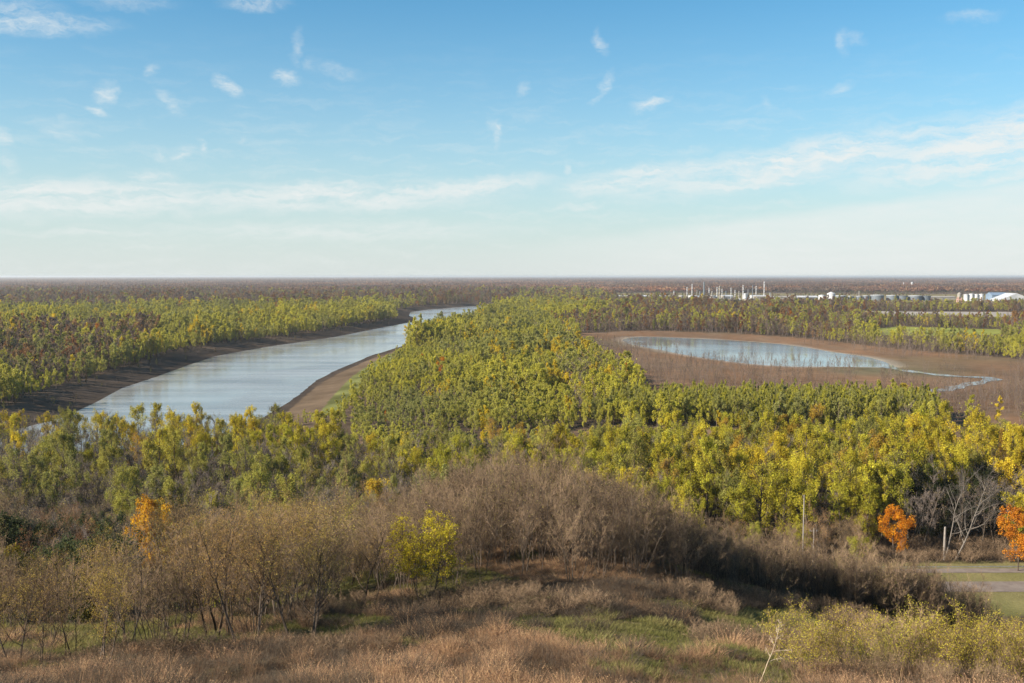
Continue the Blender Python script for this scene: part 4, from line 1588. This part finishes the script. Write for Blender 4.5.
def tank(px, py, wpx, hpx, mat, roofm, label, group=None, rise=0.06):
    p = gp(px, py)
    d = p[1]
    r = wpx / 2 / FPX * d
    h = hpx / FPX * d
    e = bpy.data.objects.new('storage_tank', None)
    COL.objects.link(e)
    e.location = (p[0], p[1], 0)
    tag(e, label, 'tank', group)
    q = Q()
    c = cyl(q, r, -0.3, h)
    link('shell', q.mesh('shell', [mat]), e)
    q = Q()
    c = cyl(q, r + 0.25, h - 0.4, h + 0.25)
    cap(q, c, h + 0.25, r * rise * 2)
    link('roof', q.mesh('roof', [roofm]), e)


def stack_tower(px, py, wpx, hpx, mat, label, group=None, name='process_tower'):
    p = gp(px, py)
    d = p[1]
    r = wpx / 2 / FPX * d
    h = hpx / FPX * d
    e = bpy.data.objects.new(name, None)
    COL.objects.link(e)
    e.location = (p[0], p[1], 0)
    tag(e, label, 'tower', group)
    q = Q()
    c = cyl(q, r, -0.3, h, 12)
    cap(q, c, h, r * 0.5)
    link('shaft', q.mesh('shaft', [mat]), e)
    q = Q()
    for f in (0.35, 0.62, 0.88):
        c = cyl(q, r * 1.5, h * f, h * f + 1.2, 12)
        cap(q, c, h * f + 1.2, 0.2)
    link('platform', q.mesh('platform', [IRON]), e)


def hall(px, py, wpx, hpx, depth, wall, roofm, label, group=None, gable=0.35, rz=0.0):
    p = gp(px, py)
    d = p[1]
    w = wpx / FPX * d
    h = hpx / FPX * d
    e = bpy.data.objects.new('factory_hall', None)
    COL.objects.link(e)
    e.location = (p[0], p[1] + depth / 2, 0)
    e.rotation_euler = (0, 0, rz)
    tag(e, label, 'building', group)
    q = Q()
    hw = h * (1 - gable)
    q.box(0, 0, -0.3, w, depth, hw + 0.3)
    link('wall', q.mesh('wall', [wall]), e)
    q = Q()
    o = 0.8
    y0, y1 = -depth / 2 - o, depth / 2 + o
    x0, x1 = -w / 2 - o, w / 2 + o
    zr, ze = h, hw + 0.02
    q.add([[(x0, y0, ze), (x1, y0, ze), (x1, 0, zr), (x0, 0, zr)], [(x0, 0, zr), (x1, 0, zr), (x1, y1, ze), (x0, y1, ze)],
           [(x0, y0, ze), (x0, 0, zr), (x0, 0, zr), (x0, y1, ze)], [(x1, y0, ze), (x1, y1, ze), (x1, 0, zr), (x1, 0, zr)]])
    link('roof', q.mesh('roof', [roofm]), e)
    for i in range(max(1, int(w / 45))):
        q = Q()
        q.box(-w / 2 + (i + 0.5) * w / max(1, int(w / 45)), -depth / 2 - 0.06, 0.02, 7, 0.1, min(hw * 0.7, 6))
        link('door', q.mesh('door', [IRON]), e)


hall(785, 299.6, 56, 3.6, 40, CREAM, CREAM, 'long cream factory hall behind the round white tanks')
hall(808, 300.2, 20, 4.4, 30, TANKG, WHITE, 'grey hall with white roof next to the round white tanks')
tank(822, 300.8, 7, 5.6, WHITE, WHITE, 'tall white round tank beside the grey hall')
tank(831, 300.6, 8, 7.0, WHITE, WHITE, 'broad white tank with high cone roof beside the tall white round tank', rise=0.22)
for i, (px, w, h) in enumerate(((840, 12, 4.6), (851, 6, 4.2), (859, 6, 4.2), (866, 6.5, 4.6), (877, 13, 5.2))):
    tank(px, 300.3, w, h, TANKG, WHITE, ('wide grey tank with pale roof next to the high cone tank', 'small grey tank, first of three in the tank row', 'small grey tank, second of three in the tank row',
                                         'small grey tank, third of three in the tank row', 'widest grey tank in the middle of the tank row')[i], 'grey tanks of the tank row', 0.03)
for i, (px, w, h) in enumerate(((892, 11, 4.8), (902, 11, 4.2), (915, 13, 4.4), (926, 9, 4.2))):
    tank(px, 300.2, w, h, TANKG, TANKG if i % 2 else WHITE, ('grey tank right after the widest tank of the row', 'grey tank in the pair before the road end of the row', 'broad low grey tank near the end of the tank row', 'last small grey tank at the end of the row')[i],
         'grey tanks of the tank row', 0.03)
for i, (px, h) in enumerate(((966, 6.5), (971, 7), (976, 6.6), (981, 6.8))):
    tank(px, 301, 4.6, h, WHITE, WHITE, 'white silo in the tight row of four beside the red and white tower', 'white silos in a tight row', 0.1)
hall(1019, 301.5, 22, 8.2, 76, WHITE, WHITE, 'large white steep roofed storage hall at the end of the plant', gable=0.8, rz=math.pi / 2)
hall(1000, 300, 16, 7.5, 34, BLUE, BLUE, 'blue grey hall beside the large white storage hall')
hall(944, 299.5, 24, 3.4, 30, CREAM, CREAM, 'low cream hall between tank row and white silos')
hall(655, 298, 26, 2.6, 30, WHITE, WHITE, 'low white hall at the woodland end of the refinery')
hall(668, 299, 10, 3.6, 25, TANKG, WHITE, 'small grey hall among trees at the refinery')
hall(760, 298.8, 16, 3.6, 30, WHITE, WHITE, 'white hall under the tallest flare stack')
hall(705, 299.2, 24, 3.6, 30, BLUE, WHITE, 'blue grey process hall between the refinery towers')
hall(728, 298.9, 10, 3.8, 30, TANKG, WHITE, 'grey process hall near the paired towers')
tank(745, 299, 5, 5.4, WHITE, WHITE, 'white tank at the foot of the slim refinery towers')
tank(691, 299.6, 6, 4.0, WHITE, WHITE, 'small white tank before the blue grey process hall')
tank(681, 299.4, 5, 3.6, CREAM, WHITE, 'cream tank at the woodland end of the refinery')
for i, (px, h, w, m, lab) in enumerate(((687, 12, 0.9, WHITE, 'slim white tower nearest the woodland end'), (692, 15, 0.9, WHITE, 'taller slim white tower near the woodland end'), (704, 17, 1.7, TANKG, 'thick dark tower in the middle of the refinery'),
                                         (717, 12, 1.0, WHITE, 'white tower before the paired columns'), (719.5, 13, 1.6, CREAM, 'thick cream column beside the thin white tower'), (722, 10, 0.9, WHITE, 'short white tower after the paired columns'),
                                         (735, 9, 0.8, WHITE, 'lone short tower beside the grey process hall'), (743, 14, 0.9, WHITE, 'slim white tower over the white tank'), (752.5, 14, 0.9, TANKG, 'slim dark tower between the flare stacks'),
                                         (756, 13, 0.8, WHITE, 'slim white tower close to the tallest stack'), (764, 17.5, 0.9, WHITE, 'tallest white flare stack of the refinery'), (859, 8, 0.9, CREAM, 'cream chimney behind the small grey tanks'))):
    stack_tower(px, 299.2, w, h, m, lab)
stack_tower(912, 288.2, 2.4, 5.8, WHITE, 'lone white tower far out in the forest beyond the tank row', name='distant_tower')
stack_tower(903.5, 287.6, 1.0, 5, WHITE, 'thin mast beside the lone white tower in the forest', name='distant_tower')

for i, (px, h, w, m, what) in enumerate(((662, 6, 0.8, CREAM, 'short cream'), (674, 8, 0.9, WHITE, 'thin white'), (697, 9, 0.8, CREAM, 'thin cream'), (700, 7, 1.2, TANKG, 'stubby dark'), (709, 11, 0.8, WHITE, 'thin pale'), (712, 8, 1.3, CREAM, 'stubby cream'),
                                            (726, 7, 1.1, TANKG, 'low dark'), (731, 11, 0.7, WHITE, 'needle thin white'), (739, 8, 1.2, CREAM, 'low cream'), (748, 9, 0.8, TANKG, 'thin dark'), (770, 6, 0.9, WHITE, 'short white'), (790, 5, 0.8, CREAM, 'lowest cream'))):
    stack_tower(px, 298.4 + (i % 3) * 0.5, w, h, m, what + ' refinery tower, %s of the smaller ones from the woodland side' % nth(i))
for i, (px, w, h, m, what) in enumerate(((676, 9, 2.4, CREAM, 'cream'), (690, 8, 2.8, TANKG, 'dark'), (718, 12, 2.6, CREAM, 'cream'), (736, 9, 2.4, BLUE, 'blue grey'), (751, 10, 2.2, CREAM, 'cream'), (772, 8, 2.8, TANKG, 'dark'))):
    hall(px, 300.6 + (i % 2) * 0.4, w, h, 18, m, (WHITE, TANKG, CREAM)[i % 3], 'small %s shed in front of the refinery towers, %s from the woodland side' % (what, nth(i)))

for i, (px, w, h, m) in enumerate(((622, 12, 2.2, CREAM), (636, 16, 2.4, WHITE), (646, 8, 3.0, TANKG), (661, 9, 2.6, CREAM))):
    hall(px, 297.6 + 0.3 * i, w, h, 24, m, (WHITE, CREAM, WHITE, WHITE)[i], 'low outlying shed west of the refinery towers, %s from the forest end' % nth(i))
for i, (px, w, h) in enumerate(((629, 5, 3.0), (641, 4, 3.4), (651, 5, 3.2), (672, 5, 3.4), (712, 6, 3.6), (723, 4, 3.8))):
    tank(px, 298.4 + 0.2 * i, w, h, (WHITE, CREAM)[i % 2], WHITE, 'small outlying pale tank among trees west of the tank row, %s from the forest end' % nth(i))

# red and white lattice tower with tank
p = gp(959, 306)
e = bpy.data.objects.new('water_tower', None)
COL.objects.link(e)
e.location = (p[0], p[1], 0)
tag(e, 'red and white lattice water tower beside the row of silos', 'water tower')
S = p[1] / FPX
for sx, sy in ((-1, -1), (1, -1), (1, 1), (-1, 1)):
    q = Q()
    q.tube([(sx * 2.4 * S, sy * 2.4 * S, -0.5), (sx * 1.2 * S, sy * 1.2 * S, 9 * S)], [0.9, 0.7], 5)
    link('leg', q.mesh('leg', [PINK]), e)
q = Q()
for f in (0.2, 0.45, 0.7):
    k = (2.4 - 1.2 * f) * S
    pts4 = [(-k, -k, 9 * S * f), (k, -k, 9 * S * f), (k, k, 9 * S * f), (-k, k, 9 * S * f)]
    for i in range(4):
        q.tube([pts4[i], pts4[(i + 1) % 4]], [0.5, 0.5], 4)
link('brace', q.mesh('brace', [PINK]), e)
q = Q()
c = cyl(q, 1.9 * S, 8.8 * S, 12.5 * S, 20)
cap(q, c, 12.5 * S, 1.4 * S)
link('tank', q.mesh('tank', [CREAM]), e)

# pale levee road before the tanks
lv = P([(780, 301.6), (840, 301.9), (900, 301.8), (960, 301.9), (1060, 303)])
GRAVEL = plain_material('pale_gravel', (0.5, 0.47, 0.42), (0.62, 0.59, 0.54), 0.05)
ribbon('levee_road', open_curve(lv, 6), 14, 0.3, GRAVEL, 'pale gravel road in front of the tank row')

# ------------------------------------------------------------------ light, sky, air, camera
SUN_EL, SUN_AZ = R(28), R(-112)
cam_d = bpy.data.cameras.new('camera')
cam = bpy.data.objects.new('camera', cam_d)
COL.objects.link(cam)
cam_d.sensor_width = 36.0
cam_d.lens = 36.0 * FPX / 1024.0
cam_d.clip_start = 0.5
cam_d.clip_end = 90000
cam.location = (0, 0, CAM_Z)
cam.rotation_euler = (math.pi / 2 - PITCH, 0, 0)
SC.camera = cam

sun_d = bpy.data.lights.new('sun', 'SUN')
sun_d.energy = 5.0
sun_d.angle = R(0.53)
sun_d.color = (1.0, 0.90, 0.76)
sun = bpy.data.objects.new('sun', sun_d)
COL.objects.link(sun)
from mathutils import Vector
to_sun = Vector((math.sin(SUN_AZ) * math.cos(SUN_EL), math.cos(SUN_AZ) * math.cos(SUN_EL), math.sin(SUN_EL)))
sun.rotation_euler = to_sun.to_track_quat('Z', 'Y').to_euler()
sun.location = (-100, 0, 300)


def build_world():
    w = bpy.data.worlds.new('World')
    SC.world = w
    w.use_nodes = True
    t = w.node_tree
    t.nodes.clear()
    g = NT(t)
    sky = g.n('ShaderNodeTexSky', sky_type='NISHITA', sun_disc=False)
    sky.sun_elevation = SUN_EL
    sky.sun_rotation = SUN_AZ % (2 * math.pi)
    sky.altitude = 60
    sky.air_density = 1.0
    sky.dust_density = 0.0
    sky.ozone_density = 1.6
    tc = g.n('ShaderNodeTexCoord').outputs['Generated']
    sep = g.n('ShaderNodeSeparateXYZ', in_0=tc)
    az = g.math('ARCTAN2', sep.outputs[0], sep.outputs[1])
    el = g.math('ARCSINE', sep.outputs[2])
    comb = g.n('ShaderNodeCombineXYZ', in_0=az, in_1=el, in_2=0.0).outputs[0]
    # ragged edges: shift the direction by noise before the cloud shapes are read
    nz = g.n('ShaderNodeTexNoise', in_Scale=34.0, in_Detail=5.0, in_Roughness=0.62)
    st = g.n('ShaderNodeMapping', in_Vector=comb, in_Scale=(1.0, 1.6, 1.0))
    t.links.new(st.outputs[0], nz.inputs['Vector'])
    off = g.n('ShaderNodeVectorMath', operation='SUBTRACT', in_1=(0.5, 0.5, 0.5))
    t.links.new(nz.outputs['Color'], off.inputs[0])
    sc_ = g.n('ShaderNodeVectorMath', operation='MULTIPLY', in_1=(0.026, 0.020, 0.0))
    t.links.new(off.outputs[0], sc_.inputs[0])
    wv = g.n('ShaderNodeVectorMath', operation='ADD', in_0=comb)
    t.links.new(sc_.outputs[0], wv.inputs[1])
    warped = wv.outputs[0]

    def ang(px, py):
        xc, yc = (px - 512) / FPX, (341.5 - py) / FPX
        v = np.array((xc, CP + yc * SP, -SP + yc * CP))
        v /= np.linalg.norm(v)
        return math.atan2(v[0], v[1]), math.asin(v[2])
    s_warp = g.noise(st.outputs[0], 20.0, 5.0, 0.6)
    total = None

    def puff(px, py, wx, wy, tilt, strength, vec=warped, inner=0.0):
        nonlocal total
        a, e = ang(px, py)
        m = g.n('ShaderNodeMapping', vector_type='TEXTURE', in_Vector=vec, in_Location=(a, e, 0), in_Rotation=(0, 0, R(tilt)), in_Scale=(wx / FPX, wy / FPX, 1))
        ln = g.n('ShaderNodeVectorMath', operation='LENGTH', in_0=m.outputs[0]).outputs['Value']
        mr = g.n('ShaderNodeMapRange', interpolation_type='SMOOTHSTEP', in_0=ln, in_1=inner, in_2=1.0, in_3=strength, in_4=0.0).outputs[0]
        total = mr if total is None else g.math('MAXIMUM', total, mr)
    for c in ((650, 104, 27, 8, 10, 1.0), (494, 127, 9, 15, 28, 1.0), (498, 140, 5, 16, 12, 0.5), (600, 44, 8, 18, 20, .6), (606, 84, 7, 20, -32, .65), (600, 96, 18, 5, 40, .45), (524, 90, 9, 10, 0, .45), (227, 86, 22, 9, -36, 1.0), (288, 79, 17, 11, -14, .95),
              (334, 70, 40, 9, -10, .45), (312, 65, 14, 12, -10, .4), (297, 48, 9, 26, -12, .45), (106, 94, 14, 14, -24, 1.0), (95, 109, 16, 6, -20, .85), (152, 70, 12, 9, 32, .7), (166, 98, 18, 9, -40, .5), (175, 108, 10, 10, -30, .6),
              (182, 154, 20, 10, 35, .9), (201, 147, 7, 14, 14, .85), (160, 157, 16, 9, -30, .55), (60, 134, 30, 8, -22, .6), (64, 122, 10, 10, 0, .4), (2, 138, 12, 12, 30, .95), (8, 165, 14, 20, 30, .4), (150, 177, 40, 10, 3, .85), (170, 183, 60, 8, -2, .7), (567, 167, 6, 12, 20, .7),
              (766, 103, 7, 12, 12, .4), (843, 43, 10, 16, 18, .5), (855, 38, 16, 6, -10, .35), (838, 88, 24, 7, 14, .45), (972, 17, 34, 8, 0, .4), (30, 24, 100, 14, 4, .85), (8, 12, 60, 16, 6, .6), (255, 3, 42, 9, 3, .8), (130, 4, 60, 8, 3, .4), (735, 122, 70, 4, 3, .35), (575, 206, 50, 6, 6, .7), (245, 139, 14, 5, 30, .35)):
        puff(*c)
    small = total
    total = None
    # long bands of cirrus
    puff(60, 198, 260, 24, 1.0, 1.0, inner=0.1)
    puff(330, 196, 240, 20, 1.5, 1.0, inner=0.1)
    puff(470, 188, 110, 14, 6, 0.95, inner=0.1)
    puff(640, 178, 120, 17, 8, 1.0, inner=0.1)
    puff(800, 162, 220, 26, 9.5, 1.05, inner=0.15)
    puff(1010, 142, 190, 38, 11, 1.1, inner=0.2)
    puff(740, 186, 190, 6, 3.5, 0.75)
    puff(330, 231, 260, 14, 1, 0.6)
    puff(1010, 176, 120, 10, 6, 0.7)
    puff(90, 233, 120, 5, 0, 0.5)
    band = total
    total = None
    # broad pale veil with a slanting upper edge
    rel = g.math('MULTIPLY_ADD', az, -0.115, el)
    a0, e0 = ang(600, 236)
    vl = g.ramp(g.math('MULTIPLY_ADD', s_warp, 0.010, rel), e0 - 0.115 * a0 + 0.012, e0 - 0.115 * a0 - 0.004)
    veil = g.math('MULTIPLY', vl, g.ramp(az, -0.08, 0.25))
    # fine streaks that break up the bands
    ms = g.n('ShaderNodeMapping', in_Vector=warped, in_Rotation=(0, 0, R(-9)), in_Scale=(9.0, 62.0, 1.0))
    s1 = g.noise(ms.outputs[0], 1.5, 8.0, 0.66)
    ms2 = g.n('ShaderNodeMapping', in_Vector=warped, in_Rotation=(0, 0, R(-28)), in_Scale=(30.0, 120.0, 1.0))
    s2 = g.noise(ms2.outputs[0], 1.0, 6.0, 0.65)
    brk = g.ramp(g.math('MULTIPLY_ADD', s2, 0.42, g.math('MULTIPLY', s1, 0.75)), 0.42, 0.70)
    bandc = g.math('MULTIPLY', g.math('POWER', band, 0.8), g.math('MULTIPLY_ADD', brk, 0.85, 0.12))
    ms3 = g.n('ShaderNodeMapping', in_Vector=warped, in_Rotation=(0, 0, R(35)), in_Scale=(55.0, 150.0, 1.0))
    s3 = g.ramp(g.math('MULTIPLY_ADD', g.noise(ms3.outputs[0], 1.0, 6.0, 0.7), 0.6, g.math('MULTIPLY', s2, 0.45)), 0.32, 0.72)
    smallc = g.math('MULTIPLY', small, s3)
    veilc = g.math('MULTIPLY', veil, g.math('MULTIPLY_ADD', s1, 0.7, 0.28))
    thin = g.math('MULTIPLY', g.ramp(g.math('MULTIPLY_ADD', s2, 0.35, g.math('MULTIPLY', s1, 0.75)), 0.50, 0.80), g.ramp(el, 0.25, 0.08))
    cl = g.math('MAXIMUM', g.math('MAXIMUM', bandc, smallc), g.math('MAXIMUM', veilc, g.math('MULTIPLY', thin, 0.38)), clamp=True)
    hs = g.mix(1.0, sky.outputs[0], (0.20, 0.58, 0.71), 'MULTIPLY')
    # pale air low over the horizon
    low = g.math('EXPONENT', g.math('MULTIPLY', g.math('POWER', g.math('DIVIDE', g.math('ABSOLUTE', el), 0.15), 1.5), -1.0))
    hs = g.mix(low, hs, (3.32, 3.6, 3.5))
    mixed = g.mix(g.math('MULTIPLY', cl, 0.92), hs, (4.05, 4.18, 4.12))
    bg = g.n('ShaderNodeBackground', in_Color=mixed, in_Strength=0.089)
    o = g.n('ShaderNodeOutputWorld')
    t.links.new(bg.outputs[0], o.inputs['Surface'])


build_world()

# air between the bluff and the horizon
q = Q()
q.box(0, 15500, -9.0, 66000, 62000, 9.0 + 66.0)
hm, ht = new_mat('haze_air')
hg = NT(ht)
pv = hg.n('ShaderNodeVolumePrincipled', in_Density=5.0e-5, in_Anisotropy=0.3)
pv.inputs['Color'].default_value = (0.87, 0.90, 0.93, 1)
ho = hg.n('ShaderNodeOutputMaterial')
ht.links.new(pv.outputs[0], ho.inputs['Volume'])
HZ = link('haze', q.mesh('haze', [hm]))
tag(HZ, 'thin blue air over the lowland', kind='stuff')

SC.view_settings.view_transform = 'Standard'
SC.view_settings.look = 'None'
SC.view_settings.exposure = 1.25
SC.view_settings.gamma = 1.0
SC.view_settings.use_curve_mapping = False
SC.cycles.use_denoising = True
SC.cycles.max_bounces = 5
SC.cycles.diffuse_bounces = 3
SC.cycles.glossy_bounces = 2
SC.cycles.transmission_bounces = 3
SC.cycles.volume_bounces = 0
SC.cycles.transparent_max_bounces = 4
SC.cycles.use_fast_gi = False
print('objects', len(bpy.data.objects))
